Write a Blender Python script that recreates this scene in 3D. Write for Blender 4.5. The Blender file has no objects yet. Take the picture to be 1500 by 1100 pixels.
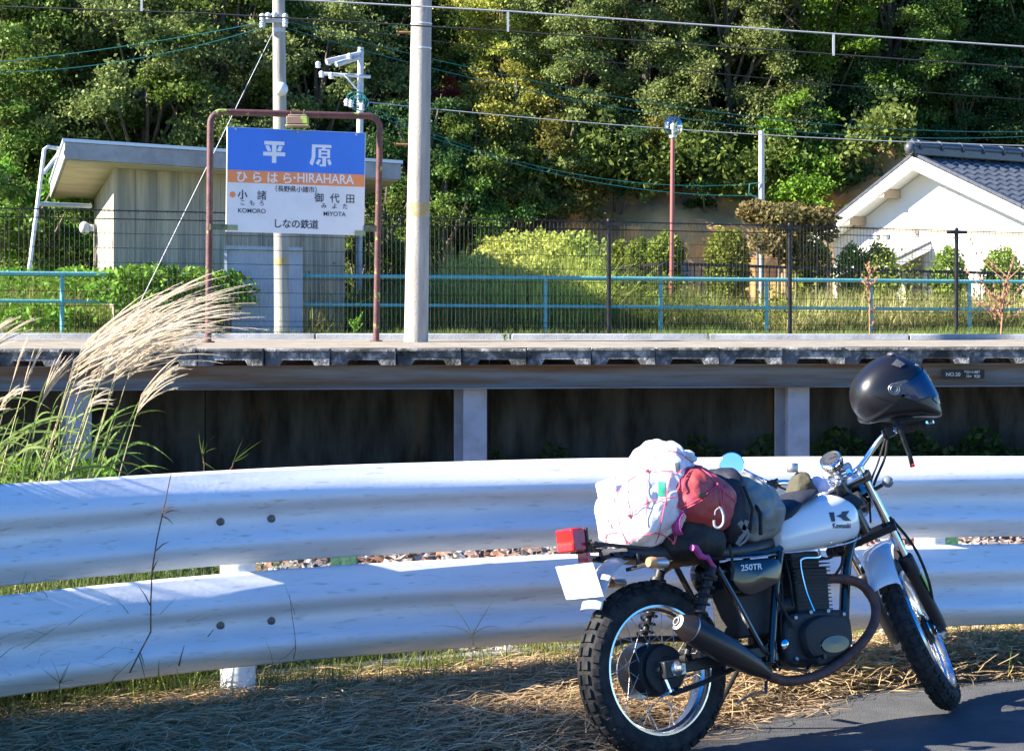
import bpy, math, random
import numpy as np
from mathutils import Vector, Matrix, noise
from mathutils.bvhtree import BVHTree
R_ = math.radians
S = bpy.context.scene
COL = S.collection
# ------------------------------------------------------------------ camera, sky, sun, exposure
FP, HX, HY, HC = 2860.0, 750.0, 452.0, 1.65      # focal length in px of a 1500 px wide picture, horizon row, eye height
cam_d = bpy.data.cameras.new('camera'); cam = bpy.data.objects.new('camera', cam_d); COL.objects.link(cam)
cam.location = (0, 0, HC); cam.rotation_euler = (R_(90), 0, 0)
cam_d.sensor_width = 36; cam_d.lens = 36*FP/1500; cam_d.shift_y = -(550-HY)/1500
cam_d.clip_start = 0.1; cam_d.clip_end = 3000
S.camera = cam
SUN_EL, SUN_AZ = R_(30), R_(-13)                # low sun from the left, a little behind the camera
sdir = Vector((-math.cos(SUN_AZ)*math.cos(SUN_EL), math.sin(SUN_AZ)*math.cos(SUN_EL), math.sin(SUN_EL)))
W = bpy.data.worlds.new('World'); S.world = W; W.use_nodes = True
nt = W.node_tree; nt.nodes.clear()
sky = nt.nodes.new('ShaderNodeTexSky'); sky.sky_type = 'NISHITA'; sky.sun_disc = False
sky.sun_elevation = SUN_EL; sky.sun_rotation = math.atan2(sdir.x, sdir.y)
sky.air_density = 1.0; sky.dust_density = 0.2; sky.ozone_density = 4.0
bg = nt.nodes.new('ShaderNodeBackground'); bg.inputs[1].default_value = 0.085
wo = nt.nodes.new('ShaderNodeOutputWorld')
hs0 = nt.nodes.new('ShaderNodeHueSaturation'); hs0.inputs['Saturation'].default_value = 1.42; hs0.inputs['Hue'].default_value = .514
nt.links.new(sky.outputs[0], hs0.inputs['Color']); nt.links.new(hs0.outputs[0], bg.inputs[0]); nt.links.new(bg.outputs[0], wo.inputs[0])
sl = bpy.data.lights.new('sun', 'SUN'); sl.energy = 5.0; sl.angle = R_(0.5); sl.color = (1.0, 0.92, 0.80)
so = bpy.data.objects.new('sun', sl); COL.objects.link(so)
so.rotation_euler = sdir.to_track_quat('Z', 'Y').to_euler()
S.view_settings.view_transform = 'Standard'; S.view_settings.look = 'None'
S.view_settings.exposure = 1.95; S.view_settings.gamma = 1.0; S.view_settings.use_curve_mapping = False
S.cycles.max_bounces = 6; S.cycles.transparent_max_bounces = 8

def P(u, v, D):            # the point at depth D that the photograph shows at (u, v)
    return Vector(((u-HX)*D/FP, D, HC-(v-HY)*D/FP))
def GX(u, D): return (u-HX)*D/FP
def lerp(a, b, t): return a+(b-a)*t
def pw(x, pts):            # piecewise linear
    if x <= pts[0][0]:
        (a, b), (c, d) = pts[0], pts[1]; return b+(x-a)*(d-b)/(c-a)
    for (a, b), (c, d) in zip(pts, pts[1:]):
        if x <= c: return b+(x-a)*(d-b)/(c-a)
    (a, b), (c, d) = pts[-2], pts[-1]; return d+(x-c)*(d-b)/(c-a)

# ------------------------------------------------------------------ mesh helpers
class MB:
    def __init__(s): s.v = []; s.f = []; s.sm = []
    def add(s, vs, fs, smooth=False):
        o = len(s.v); s.v.extend([tuple(v) for v in vs]); s.f.extend([tuple(i+o for i in f) for f in fs]); s.sm.extend([smooth]*len(fs)); return s
    def box(s, c, d, M=None):
        x, y, z = d[0]/2, d[1]/2, d[2]/2
        vs = [Vector((i*x, j*y, k*z)) for i in (-1, 1) for j in (-1, 1) for k in (-1, 1)]
        c = Vector(c); vs = [(M@v if M else v)+c for v in vs]
        return s.add(vs, [(0,1,3,2),(4,6,7,5),(0,4,5,1),(2,3,7,6),(0,2,6,4),(1,5,7,3)])
    def bar(s, a, b, w, h=None, up=(0, 0, 1)):     # box beam from a to b
        a, b = Vector(a), Vector(b); d = b-a; L = d.length; d.normalize(); up = Vector(up)
        x = d.cross(up)
        if x.length < 1e-4: x = d.cross(Vector((0, 1, 0)))
        x.normalize(); z = x.cross(d); M = Matrix((x, d, z)).transposed()
        return s.box((a+b)/2, (w, L, h or w), M)
    def tube(s, pts, r, n=8, caps=True, closed=False):
        pts = [Vector(p) for p in pts]; m = len(pts); rs = r if hasattr(r, '__len__') else [r]*m
        vs = []; pn = None
        for i, p in enumerate(pts):
            if closed: t = pts[(i+1) % m]-pts[i-1]
            else: t = pts[min(i+1, m-1)]-pts[max(i-1, 0)]
            if t.length < 1e-9: t = Vector((0, 0, 1))
            t.normalize()
            if pn is None:
                pn = t.cross(Vector((0, 0, 1)))
                if pn.length < .1: pn = t.cross(Vector((0, 1, 0)))
            pn = pn-t*pn.dot(t); pn.normalize(); q = t.cross(pn)
            vs += [p+(pn*math.cos(2*math.pi*k/n)+q*math.sin(2*math.pi*k/n))*rs[i] for k in range(n)]
        fs = []
        for i in range(m if closed else m-1):
            j = (i+1) % m
            fs += [(i*n+k, i*n+(k+1) % n, j*n+(k+1) % n, j*n+k) for k in range(n)]
        s.add(vs, fs, True)
        if caps and not closed: s.add(vs[:n][::-1], [tuple(range(n))]); s.add(vs[-n:], [tuple(range(n))])
        return s
    def lathe(s, prof, o, ax, n=24, closed=False):  # prof: (distance along axis, radius)
        o = Vector(o); ax = Vector(ax).normalized(); a = ax.cross(Vector((0, 0, 1)))
        if a.length < .1: a = ax.cross(Vector((0, 1, 0)))
        a.normalize(); b = ax.cross(a); vs = []
        for h, r in prof: vs += [o+ax*h+(a*math.cos(2*math.pi*k/n)+b*math.sin(2*math.pi*k/n))*max(r, 1e-4) for k in range(n)]
        m = len(prof); fs = []
        for i in range(m if closed else m-1):
            j = (i+1) % m
            fs += [(i*n+k, i*n+(k+1) % n, j*n+(k+1) % n, j*n+k) for k in range(n)]
        return s.add(vs, fs, True)
    def prism(s, poly, a, b):                       # poly: list of 3D points, extruded from offset a to offset b
        a, b = Vector(a), Vector(b); n = len(poly); poly = [Vector(p) for p in poly]
        vs = [p+a for p in poly]+[p+b for p in poly]
        return s.add(vs, [tuple(range(n))[::-1], tuple(range(n, 2*n))]+[(i, (i+1) % n, n+(i+1) % n, n+i) for i in range(n)])
    def ell(s, c, r, n=12, m=8, f=None):
        c = Vector(c); r = r if hasattr(r, '__len__') else (r, r, r); vs = []; fs = []
        for i in range(m+1):
            th = math.pi*i/m
            for k in range(n):
                ph = 2*math.pi*k/n; d = Vector((math.sin(th)*math.cos(ph), math.sin(th)*math.sin(ph), math.cos(th)))
                k_ = f(d) if f else 1
                vs.append(c+Vector((d.x*r[0], d.y*r[1], d.z*r[2]))*k_)
        for i in range(m):
            fs += [(i*n+k, (i+1)*n+k, (i+1)*n+(k+1) % n, i*n+(k+1) % n) for k in range(n)]
        return s.add(vs, fs, True)
    def rows(s, rows, smooth=True, wrap=False):     # grid of points
        n = len(rows[0]); vs = [p for r in rows for p in r]; fs = []
        for i in range(len(rows)-1):
            for k in range(n if wrap else n-1):
                k2 = (k+1) % n; fs.append((i*n+k, i*n+k2, (i+1)*n+k2, (i+1)*n+k))
        return s.add(vs, fs, smooth)
    def ribbon(s, pts, w, side):
        pts = [Vector(p) for p in pts]; m = len(pts); side = Vector(side)
        ws = w if hasattr(w, '__len__') else [w]*m
        return s.rows([[p-side*ws[i]/2, p+side*ws[i]/2] for i, p in enumerate(pts)])
    def tf(s, fn): s.v = [tuple(fn(Vector(v))) for v in s.v]; return s
    def mesh(s, name, angle=40):
        me = bpy.data.meshes.new(name); me.from_pydata(s.v, [], s.f); me.update()
        me.polygons.foreach_set('use_smooth', [True]*len(s.f) if angle else s.sm)
        if angle:
            import bmesh
            bm = bmesh.new(); bm.from_mesh(me); bmesh.ops.recalc_face_normals(bm, faces=bm.faces); bm.to_mesh(me); bm.free()
            me.set_sharp_from_angle(angle=R_(angle))
        return me
    def build(s, name, mt, parent=None, label=None, cat=None, group=None, kind=None, bevel=0, angle=40, solid=0):
        return link(name, s.mesh(name, angle), mt, parent, label, cat, group, kind, bevel, solid)
def link(name, me, mt, parent=None, label=None, cat=None, group=None, kind=None, bevel=0, solid=0):
    o = bpy.data.objects.new(name, me); COL.objects.link(o)
    if mt and not len(me.materials): me.materials.append(M[mt] if isinstance(mt, str) else mt)
    if parent:
        o.parent = parent
        if parent.type == 'EMPTY' and not parent.get('loc_local'): o.matrix_parent_inverse = Matrix.Translation(-parent.location)
    tag(o, label, cat, group, kind)
    if solid: mo = o.modifiers.new('thick', 'SOLIDIFY'); mo.thickness = solid; mo.offset = 0
    if bevel: mo = o.modifiers.new('bevel', 'BEVEL'); mo.width = bevel; mo.segments = 2; mo.limit_method = 'ANGLE'; mo.angle_limit = R_(40)
    return o
def tag(o, label=None, cat=None, group=None, kind=None):
    for k, v in (('label', label), ('category', cat), ('group', group), ('kind', kind)):
        if v: o[k] = v
    return o
def thing(name, label, cat, loc=(0, 0, 0), group=None):
    o = bpy.data.objects.new(name, None); COL.objects.link(o); o.location = loc; o.empty_display_size = .1
    return tag(o, label, cat, group)
def numesh(name, V, F4):                           # numpy quads
    me = bpy.data.meshes.new(name); n = len(V); m = len(F4)
    me.vertices.add(n); me.vertices.foreach_set('co', V.astype(np.float32).ravel())
    me.loops.add(m*4); me.loops.foreach_set('vertex_index', F4.astype(np.int32).ravel())
    me.polygons.add(m); me.polygons.foreach_set('loop_start', np.arange(0, m*4, 4, dtype=np.int32))
    me.update(calc_edges=True); return me
def leaf_cards(name, C, size, rng, up=.45, out=None, asp=.55, outw=.5):
    N = len(C); nrm = rng.normal(size=(N, 3)); nrm /= np.linalg.norm(nrm, axis=1)[:, None]
    nrm = nrm*.8+np.array([0, 0, up])
    if out is not None: nrm = nrm+out*outw
    nrm /= np.linalg.norm(nrm, axis=1)[:, None]
    t = rng.normal(size=(N, 3)); a = np.cross(nrm, t); a /= np.linalg.norm(a, axis=1)[:, None]; b = np.cross(nrm, a)
    sz = size*rng.uniform(.6, 1.35, N)[:, None]
    V = np.stack([C-a*sz*.5, C+b*sz*asp*.5+a*sz*.08-nrm*sz*.08, C+a*sz*.5-nrm*sz*.1, C-b*sz*asp*.5+a*sz*.08-nrm*sz*.08], 1).reshape(-1, 3)
    return numesh(name, V, np.arange(N*4).reshape(N, 4))

# ------------------------------------------------------------------ materials
M = {}
def mat(name, col, rough=.6, metal=0, col2=None, scale=8, stretch=(1, 1, 1), detail=5, mix=(.4, .65), bump=0, bscale=60, spec=.5, coat=0, trans=0, alpha=1, ior=1.45, isl=0, rnd=None, transl=0, emit=0, obj=False, col3=None, scale3=2, mix3=(.5, .7)):
    m = bpy.data.materials.new(name); m.use_nodes = True; n = m.node_tree; b = n.nodes['Principled BSDF']; L = n.links.new
    b.inputs['Roughness'].default_value = rough; b.inputs['Metallic'].default_value = metal
    b.inputs['Specular IOR Level'].default_value = spec; b.inputs['Coat Weight'].default_value = coat
    b.inputs['Transmission Weight'].default_value = trans; b.inputs['IOR'].default_value = ior
    c = (*col, 1); b.inputs['Base Color'].default_value = c; out = None
    tc = n.nodes.new('ShaderNodeTexCoord'); mp = n.nodes.new('ShaderNodeMapping'); mp.inputs[3].default_value = stretch
    L(tc.outputs['Object'], mp.inputs[0])
    def nz(sc, mx, dt=detail):
        t = n.nodes.new('ShaderNodeTexNoise'); t.inputs['Scale'].default_value = sc; t.inputs['Detail'].default_value = dt; t.inputs['Roughness'].default_value = .6
        L(mp.outputs[0], t.inputs[0]); r = n.nodes.new('ShaderNodeMapRange'); r.inputs[1].default_value, r.inputs[2].default_value = mx
        L(t.outputs[0], r.inputs[0]); return r.outputs[0]
    def mixc(fac, A, B):
        x = n.nodes.new('ShaderNodeMix'); x.data_type = 'RGBA'; L(fac, x.inputs[0])
        if isinstance(A, tuple): x.inputs[6].default_value = A
        else: L(A, x.inputs[6])
        x.inputs[7].default_value = B; return x.outputs[2]
    if col2: out = mixc(nz(scale, mix), c, (*col2, 1))
    if col3: out = mixc(nz(scale3, mix3), out or c, (*col3, 1))
    if isl or rnd:
        if isl:
            g = n.nodes.new('ShaderNodeNewGeometry'); src = g.outputs['Random Per Island']
        hs = n.nodes.new('ShaderNodeHueSaturation')
        if out: L(out, hs.inputs['Color'])
        else: hs.inputs['Color'].default_value = c
        v = n.nodes.new('ShaderNodeMapRange'); v.inputs[3].default_value, v.inputs[4].default_value = 1-isl, 1+isl
        if isl: L(src, v.inputs[0])
        if rnd:
            oi = n.nodes.new('ShaderNodeObjectInfo'); w = n.nodes.new('ShaderNodeMapRange'); w.inputs[3].default_value, w.inputs[4].default_value = 1-rnd, 1+rnd
            L(oi.outputs['Random'], w.inputs[0]); mu = n.nodes.new('ShaderNodeMath'); mu.operation = 'MULTIPLY'; L(v.outputs[0] if isl else w.outputs[0], mu.inputs[0])
            if isl: L(w.outputs[0], mu.inputs[1])
            else: mu.inputs[1].default_value = 1
            L(mu.outputs[0], hs.inputs['Value'])
            h = n.nodes.new('ShaderNodeMapRange'); h.inputs[3].default_value, h.inputs[4].default_value = .485, .515; L(oi.outputs['Random'], h.inputs[0]); L(h.outputs[0], hs.inputs['Hue'])
        else: L(v.outputs[0], hs.inputs['Value'])
        out = hs.outputs[0]
    if out: L(out, b.inputs['Base Color'])
    if bump:
        t = n.nodes.new('ShaderNodeTexNoise'); t.inputs['Scale'].default_value = bscale; t.inputs['Detail'].default_value = 6; L(tc.outputs['Object'], t.inputs[0])
        bp = n.nodes.new('ShaderNodeBump'); bp.inputs['Strength'].default_value = bump; bp.inputs['Distance'].default_value = .01; L(t.outputs[0], bp.inputs['Height']); L(bp.outputs[0], b.inputs['Normal'])
    if transl:
        tr = n.nodes.new('ShaderNodeBsdfTranslucent'); ms = n.nodes.new('ShaderNodeMixShader'); ms.inputs[0].default_value = transl
        if out: L(out, tr.inputs[0])
        else: tr.inputs[0].default_value = c
        L(b.outputs[0], ms.inputs[1]); L(tr.outputs[0], ms.inputs[2]); L(ms.outputs[0], n.nodes['Material Output'].inputs[0])
    M[name] = m; return m
mat('asphalt', (.062, .066, .072), .9, col2=(.105, .105, .105), scale=3, bump=.9, bscale=170, isl=0, col3=(.16, .15, .14), scale3=260, mix3=(.62, .7))
mat('soil', (.085, .058, .035), .95, col2=(.16, .11, .065), scale=9, bump=1, bscale=60, col3=(.05, .045, .03), scale3=22)
mat('field', (.10, .11, .045), .95, col2=(.17, .15, .07), scale=3, bump=1, bscale=40)
mat('hill', (.03, .035, .015), .95, col2=(.06, .05, .028), scale=.8, bump=1, bscale=6)
mat('bank', (.58, .34, .13), .95, col2=(.38, .22, .09), scale=.9, bump=1, bscale=9, col3=(.16, .15, .13), scale3=.8, mix3=(.52, .62))
mat('ballast_bed', (.09, .07, .055), .95, col2=(.2, .16, .13), scale=30, bump=1, bscale=30)
mat('stone', (.17, .14, .12), .85, col2=(.22, .11, .07), scale=2.2, mix=(.45, .55), isl=.5, col3=(.33, .33, .31), scale3=5, mix3=(.55, .6), bump=.4, bscale=90)
mat('pebble', (.5, .46, .40), .85, isl=.4, bump=.4, bscale=90)
mat('rail_white', (.80, .81, .82), .5, col2=(.68, .70, .73), scale=3.2, stretch=(.4, 1, 5), mix=(.42, .72), bump=.06, bscale=60, col3=(.46, .45, .42), scale3=17, mix3=(.58, .74))
mat('bolt', (.12, .125, .13), .5, .6, col2=(.22, .17, .13), scale=60)
mat('green_steel', (.05, .16, .10), .6, col2=(.08, .2, .13), scale=12, bump=.3)
mat('conc_edge', (.40, .36, .29), .9, col2=(.25, .23, .18), scale=9, bump=.8, bscale=50)
mat('deck_top', (.33, .28, .21), .92, col2=(.20, .18, .14), scale=5, bump=.7, bscale=80, col3=(.2, .19, .12), scale3=14, mix3=(.6, .7))
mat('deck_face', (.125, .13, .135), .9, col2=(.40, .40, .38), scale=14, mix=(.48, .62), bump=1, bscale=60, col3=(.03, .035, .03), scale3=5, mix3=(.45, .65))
mat('kerb', (.33, .35, .38), .9, col2=(.22, .23, .25), scale=4, bump=.5, bscale=70)
mat('girder', (.22, .235, .25), .6, col2=(.17, .095, .05), scale=2.2, stretch=(.3, 1, 5), mix=(.38, .62), bump=.15, bscale=30)
mat('column', (.36, .38, .43), .55, col2=(.28, .29, .32), scale=6, bump=.2, bscale=30, col3=(.16, .07, .03), scale3=22, mix3=(.68, .74))
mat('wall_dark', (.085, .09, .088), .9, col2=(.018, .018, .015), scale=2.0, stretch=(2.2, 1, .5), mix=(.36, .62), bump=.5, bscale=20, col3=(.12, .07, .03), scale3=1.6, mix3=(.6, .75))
mat('concrete', (.46, .40, .30), .88, col2=(.25, .24, .20), scale=2.4, stretch=(3, 3, .22), mix=(.38, .62), bump=.5, bscale=30, col3=(.14, .13, .11), scale3=.9, mix3=(.62, .78))
mat('concrete_roof', (.34, .35, .36), .88, col2=(.24, .24, .24), scale=3, bump=.4, bscale=30)
mat('soffit', (.52, .46, .36), .9, col2=(.42, .36, .28), scale=2, bump=.3, bscale=30)
mat('roof_metal', (.55, .62, .70), .4, .3)
mat('shutter', (.36, .42, .48), .5, col2=(.30, .35, .41), scale=4)
mat('window_box', (.5, .5, .48), .6)
mat('pole_conc', (.42, .39, .34), .88, col2=(.30, .28, .25), scale=4, stretch=(3, 3, .4), bump=.4, bscale=60, col3=(.22, .21, .19), scale3=12, mix3=(.6, .75))
mat('yellow_worn', (.42, .30, .10), .85, col2=(.40, .37, .30), scale=14, mix=(.45, .6))
mat('wire_white', (.75, .76, .78), .5)
mat('wire_dark', (.02, .02, .022), .6)
mat('wire_grey', (.35, .37, .40), .5, .3)
mat('wire_teal', (.018, .15, .15), .5)
mat('rust', (.17, .075, .035), .85, col2=(.30, .15, .06), scale=14, bump=.5)
mat('galv', (.48, .50, .52), .5, .3, col2=(.40, .42, .44), scale=9)
mat('porcelain', (.55, .57, .58), .25)
mat('sign_pipe', (.13, .05, .048), .6, col2=(.07, .035, .03), scale=12, bump=.4, bscale=60, col3=(.30, .42, .07), scale3=7, mix3=(.60, .66))
mat('lamp_box', (.20, .13, .10), .6, col2=(.3, .42, .08), scale=9, mix=(.5, .58))
mat('sign_blue', (.045, .19, .70), .35, col2=(.038, .17, .65), scale=3)
mat('sign_orange', (.80, .27, .09), .45, col2=(.72, .26, .10), scale=12)
mat('sign_white', (.70, .72, .74), .35, col2=(.62, .65, .68), scale=5, mix=(.45, .75))
mat('sign_letter', (.72, .74, .76), .4)
mat('sign_ink', (.02, .025, .045), .5)
mat('bracket', (.10, .07, .07), .7, col2=(.12, .2, .08), scale=20)
mat('tag_green', (.16, .30, .16), .6, col2=(.35, .30, .18), scale=25)
mat('fence_black', (.012, .010, .012), .45)
mat('railing_teal', (.10, .38, .40), .5, col2=(.16, .44, .44), scale=10, col3=(.25, .16, .09), scale3=20, mix3=(.7, .8))
mat('picket_black', (.010, .010, .011), .5)
mat('lamp_pole_red', (.30, .09, .08), .5)
mat('house_white', (.80, .78, .74), .8, col2=(.76, .74, .70), scale=2)
mat('house_trim', (.78, .77, .75), .6)
mat('house_wood', (.42, .33, .22), .7)
mat('tile', (.055, .062, .08), .32, col2=(.08, .09, .11), scale=12)
mat('plate_black', (.012, .012, .013), .4)
mat('trunk', (.10, .075, .055), .9, col2=(.16, .13, .10), scale=4, bump=1, bscale=12)
def leafmat(name, c, c2=None, rnd=.25, tr=.3): mat(name, c, .45, col2=c2, scale=.35, isl=.35, rnd=rnd, transl=tr, spec=.12)
leafmat('leaf_mid', (0.123, 0.200, 0.035), (0.147, 0.193, 0.044))
leafmat('leaf_grey', (0.178, 0.230, 0.066), (0.199, 0.223, 0.076))
leafmat('leaf_dark', (0.046, 0.094, 0.026), (0.054, 0.086, 0.027))  # darker green; shade on the right-hand trees is put into this colour
leafmat('leaf_bright', (0.122, 0.251, 0.027), (0.147, 0.237, 0.029))
leafmat('leaf_yellow', (0.315, 0.343, 0.062), (0.391, 0.343, 0.075))
leafmat('leaf_olive', (0.206, 0.192, 0.037), (0.143, 0.166, 0.038))
leafmat('leaf_red', (0.367, 0.075, 0.049), (0.217, 0.100, 0.049))
leafmat('leaf_brown', (.26, .17, .07), (.14, .13, .05))
leafmat('leaf_hedge', (.17, .24, .035), (.22, .27, .045))
leafmat('leaf_goldenrod', (.34, .42, .08), (.50, .47, .12), tr=.4)
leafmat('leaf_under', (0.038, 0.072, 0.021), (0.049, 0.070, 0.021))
leafmat('grass', (.15, .22, .045), (.30, .29, .10), tr=.4)
leafmat('grass_dry', (.50, .42, .20), (.36, .36, .13), tr=.35)
leafmat('straw', (.50, .35, .19), (.60, .45, .25), tr=.15)
leafmat('susuki_leaf', (.13, .23, .05), (.20, .26, .08), tr=.45)
leafmat('susuki_stem', (.38, .38, .17), (.42, .36, .2), tr=.2)
mat('plume', (.76, .67, .53), .8, isl=.12, transl=.45, spec=.1)
mat('dry_stem', (.16, .09, .05), .9)
mat('dry_red', (.34, .17, .10), .9)
# motorcycle
mat('rubber', (.010, .010, .011), .8, col2=(.035, .033, .03), scale=20, bump=.2)
mat('alu', (.78, .79, .80), .22, 1)
mat('chrome', (.85, .85, .86), .10, 1)
mat('steel', (.45, .45, .46), .4, .9)
mat('black_paint', (.012, .012, .014), .22, coat=.6)
mat('black_metal', (.025, .025, .027), .45, .3, bump=.1)
mat('engine_black', (.024, .023, .023), .6, 0, bump=.3, bscale=120)
mat('muffler', (.045, .040, .038), .34, .5, col2=(.06, .045, .04), scale=10)
mat('header', (.14, .06, .045), .65, .1, col2=(.07, .035, .03), scale=25, bump=.3)
mat('tank_white', (.78, .79, .79), .14, coat=.8)
mat('fender_grey', (.50, .53, .56), .3, coat=.4)
mat('lens_red', (.55, .012, .012), .12, coat=.8, col2=(.35, .01, .01), scale=50)
mat('lens_amber', (.62, .30, .13), .2, coat=.5)
mat('lens_smoke', (.16, .18, .2), .1, coat=.6)
mat('lime', (.30, .75, .02), .4)
mat('seat', (.03, .032, .036), .42, bump=.15, bscale=200)
mat('plate_white', (.82, .82, .82), .45)
mat('logo', (.012, .02, .05), .35)
mat('logo_white', (.75, .77, .78), .35)
mat('gauge', (.035, .038, .04), .5)
mat('mirror', (.9, .92, .95), .03, 1)
mat('bag_white', (.80, .80, .80), .38, col2=(.70, .72, .74), scale=7, bump=.6, bscale=22, transl=.12)
mat('bag_red', (.46, .07, .05), .5, col2=(.36, .06, .09), scale=6, bump=.5, bscale=30)
mat('bag_black', (.013, .013, .014), .6, bump=.5, bscale=40)
mat('bag_navy', (.02, .022, .032), .55, bump=.5, bscale=30)
mat('bag_grey', (.26, .27, .245), .42, col2=(.20, .21, .20), scale=5, bump=.5, bscale=26)
mat('magenta', (.40, .05, .22), .6, bump=.3)
mat('cord_pink', (.72, .10, .16), .6)
mat('pouch', (.065, .06, .035), .8, bump=.5)
mat('cloth_pink', (.75, .62, .74), .8, bump=.3)
mat('green_print', (.05, .42, .22), .5)
mat('helmet', (.008, .008, .010), .33, spec=.55, coat=.1)
mat('visor', (.010, .028, .10), .07, spec=.45)  # blue tint, with the sky's reflection put into the base colour
mat('helmet_part', (.10, .10, .11), .3, .3, bump=.4, bscale=120)
mat('globe', (.85, .88, .9), .02, trans=.0)
# clear lamp globe: thin glass
g_ = M['globe']; nn = g_.node_tree; gl = nn.nodes.new('ShaderNodeBsdfGlossy'); gl.inputs['Roughness'].default_value = .03
tp = nn.nodes.new('ShaderNodeBsdfTransparent'); tp.inputs[0].default_value = (.86, .9, .92, 1); lw = nn.nodes.new('ShaderNodeLayerWeight'); lw.inputs[0].default_value = .62
mx = nn.nodes.new('ShaderNodeMixShader'); nn.links.new(lw.outputs['Facing'], mx.inputs[0]); nn.links.new(tp.outputs[0], mx.inputs[1]); nn.links.new(gl.outputs[0], mx.inputs[2]); nn.links.new(mx.outputs[0], nn.nodes['Material Output'].inputs[0])
mat('lamp_white', (.75, .75, .74), .4)

def text(body, size, mt, parent, name, origin, xdir, zdir, bold=0.0, align='CENTER', spacing=1.0, sx=1.0, proj=None):
    cu = bpy.data.curves.new('t', 'FONT'); cu.body = body; cu.size = size; cu.align_x = align; cu.align_y = 'CENTER'; cu.offset = bold*size; cu.space_character = spacing; cu.resolution_u = 4
    cu.extrude = 0 if proj else .0003
    to = bpy.data.objects.new('t', cu); COL.objects.link(to); dg = bpy.context.evaluated_depsgraph_get(); dg.update()
    me = bpy.data.meshes.new_from_object(to.evaluated_get(dg)); bpy.data.objects.remove(to); me.materials.clear()
    xdir = Vector(xdir).normalized(); zdir = Vector(zdir).normalized(); origin = Vector(origin); nd = xdir.cross(zdir)
    for v in me.vertices:
        p = origin+xdir*v.co.x*sx+zdir*v.co.y+nd*v.co.z
        v.co = proj(p) if proj else p
    me.name = name
    return link(name, me, mt, parent)
# ------------------------------------------------------------------ guard rail line
def crv(pts):                                    # smooth curve through points by blending
    xs = np.array([p[0] for p in pts]); ys = np.array([p[1] for p in pts])
    c = np.polyfit(xs, ys, 3); return lambda x: float(np.polyval(c, x))
_ud = [(-250, 6.62), (0, 7.1), (300, 7.6), (600, 7.95), (900, 8.27), (1200, 8.66), (1500, 9.08), (1750, 9.45)]
Yr = crv([(GX(u, d), d) for u, d in _ud])
_vt = [(-250, 730), (0, 710), (150, 699.5), (300, 691), (450, 683), (600, 677), (750, 674), (900, 672), (1200, 669), (1500, 668), (1750, 667)]
_zt = []
for u, v in _vt:
    x = 0
    for _ in range(30): x = GX(u, Yr(x))
    _zt.append((x, HC-(v-HY)*Yr(x)/FP))
Zt = crv(_zt)
EDGE = [(-9, 1.2), (-5, 3.6), (-3, 5.0), (-1.6, 5.9), (-.6, 6.6), (.25, 7.28), (.8, 7.86), (1.46, 8.40), (2.26, 8.75), (3.5, 9.2), (8, 10.9)]
def Ye(x): return pw(x, EDGE)
def gz(x, y):                                    # ground height on the near strip
    e, r = Ye(x), Yr(x) if -3.2 < x < 3.4 else (Yr(-3.2)+(x+3.2)*.8 if x < 0 else Yr(3.4)+(x-3.4)*.25)
    if y <= e: return -.02
    t = min(1, (y-e)/max(.15, r-e)); z = .105*(1-(1-t)**2)
    if y > r+.5: z = lerp(.105, .06, min(1, (y-r-.5)/1.5))
    return z + .012*noise.noise(Vector((x*3, y*3, 0)))*t
def rowsgrid(fn, xs, ys): return [[fn(x, y) for x in xs] for y in ys]
MB().rows(rowsgrid(lambda x, y: (x, y, -.06), (-900, 900), (-900, 1500))).build('ground', 'field', kind='structure')
b = MB(); xs = np.linspace(-9, 8, 60)
b.rows([[(x, -12, 0) for x in xs], [(x, Ye(x)-.4, 0) for x in xs], [(x, Ye(x)+.03+.035*noise.noise(Vector((x*5, 1, 0)))+.02*noise.noise(Vector((x*17, 1, 0))), 0) for x in xs]])
b.build('road', 'asphalt', kind='structure')
xs = np.arange(-9, 8.01, .12); ts = np.linspace(0, 1, 26)
MB().rows([[(x, lerp(Ye(x)-.12, 10.3, t**1.5), gz(x, lerp(Ye(x)-.12, 10.3, t**1.5))) for x in xs] for t in ts]).build('verge', 'soil', kind='structure')
MB().rows([[(x, y, .045+.03*noise.noise(Vector((x*.7, y*.7, 3)))) for x in np.linspace(-14, 14, 60)] for y in np.linspace(9.6, 17, 16)]).build('track_bed', 'ballast_bed', kind='structure')
MB().rows([[(x, y, 1.28) for x in (-60, 60)] for y in (19.2, 60)]).build('upper_ground', 'field', kind='structure')

# ------------------------------------------------------------------ guardrail
rngp = random.Random(3)
gr = thing('guardrail', 'white corrugated double beam guardrail curving along the road behind the motorcycle', 'guardrail', (0, Yr(0), 0))
prof = [(.000, .000), (.012, .010), (.035, .030), (.065, .058), (.095, .076), (.115, .081), (.132, .076), (.150, .052), (.166, .022), (.182, .008), (.196, .003), (.210, .008), (.226, .022), (.244, .050), (.262, .074), (.280, .081), (.300, .076), (.326, .050), (.348, .022), (.358, .010), (.367, .004)]
def beam(x0, x1, dz, off=0):
    b = MB(); n = int((x1-x0)/.06); rows = []
    for z_, d_ in prof:
        row = []
        for i in range(n+1):
            x = x0+(x1-x0)*i/n; sl_ = (Yr(x+.01)-Yr(x-.01))/.02; nn_ = Vector((sl_, -1, 0)).normalized()
            w_ = .0012*noise.noise(Vector((x*2.5, z_*9, dz*5)))
            p = Vector((x, Yr(x), 0))+nn_*(d_+off+w_); row.append((p.x, p.y, Zt(x)-dz-z_+.002*noise.noise(Vector((x*1.7, dz, 0)))))
        rows.append(row)
    return b.rows(rows)
XJ = GX(-130, 7.0)
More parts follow.
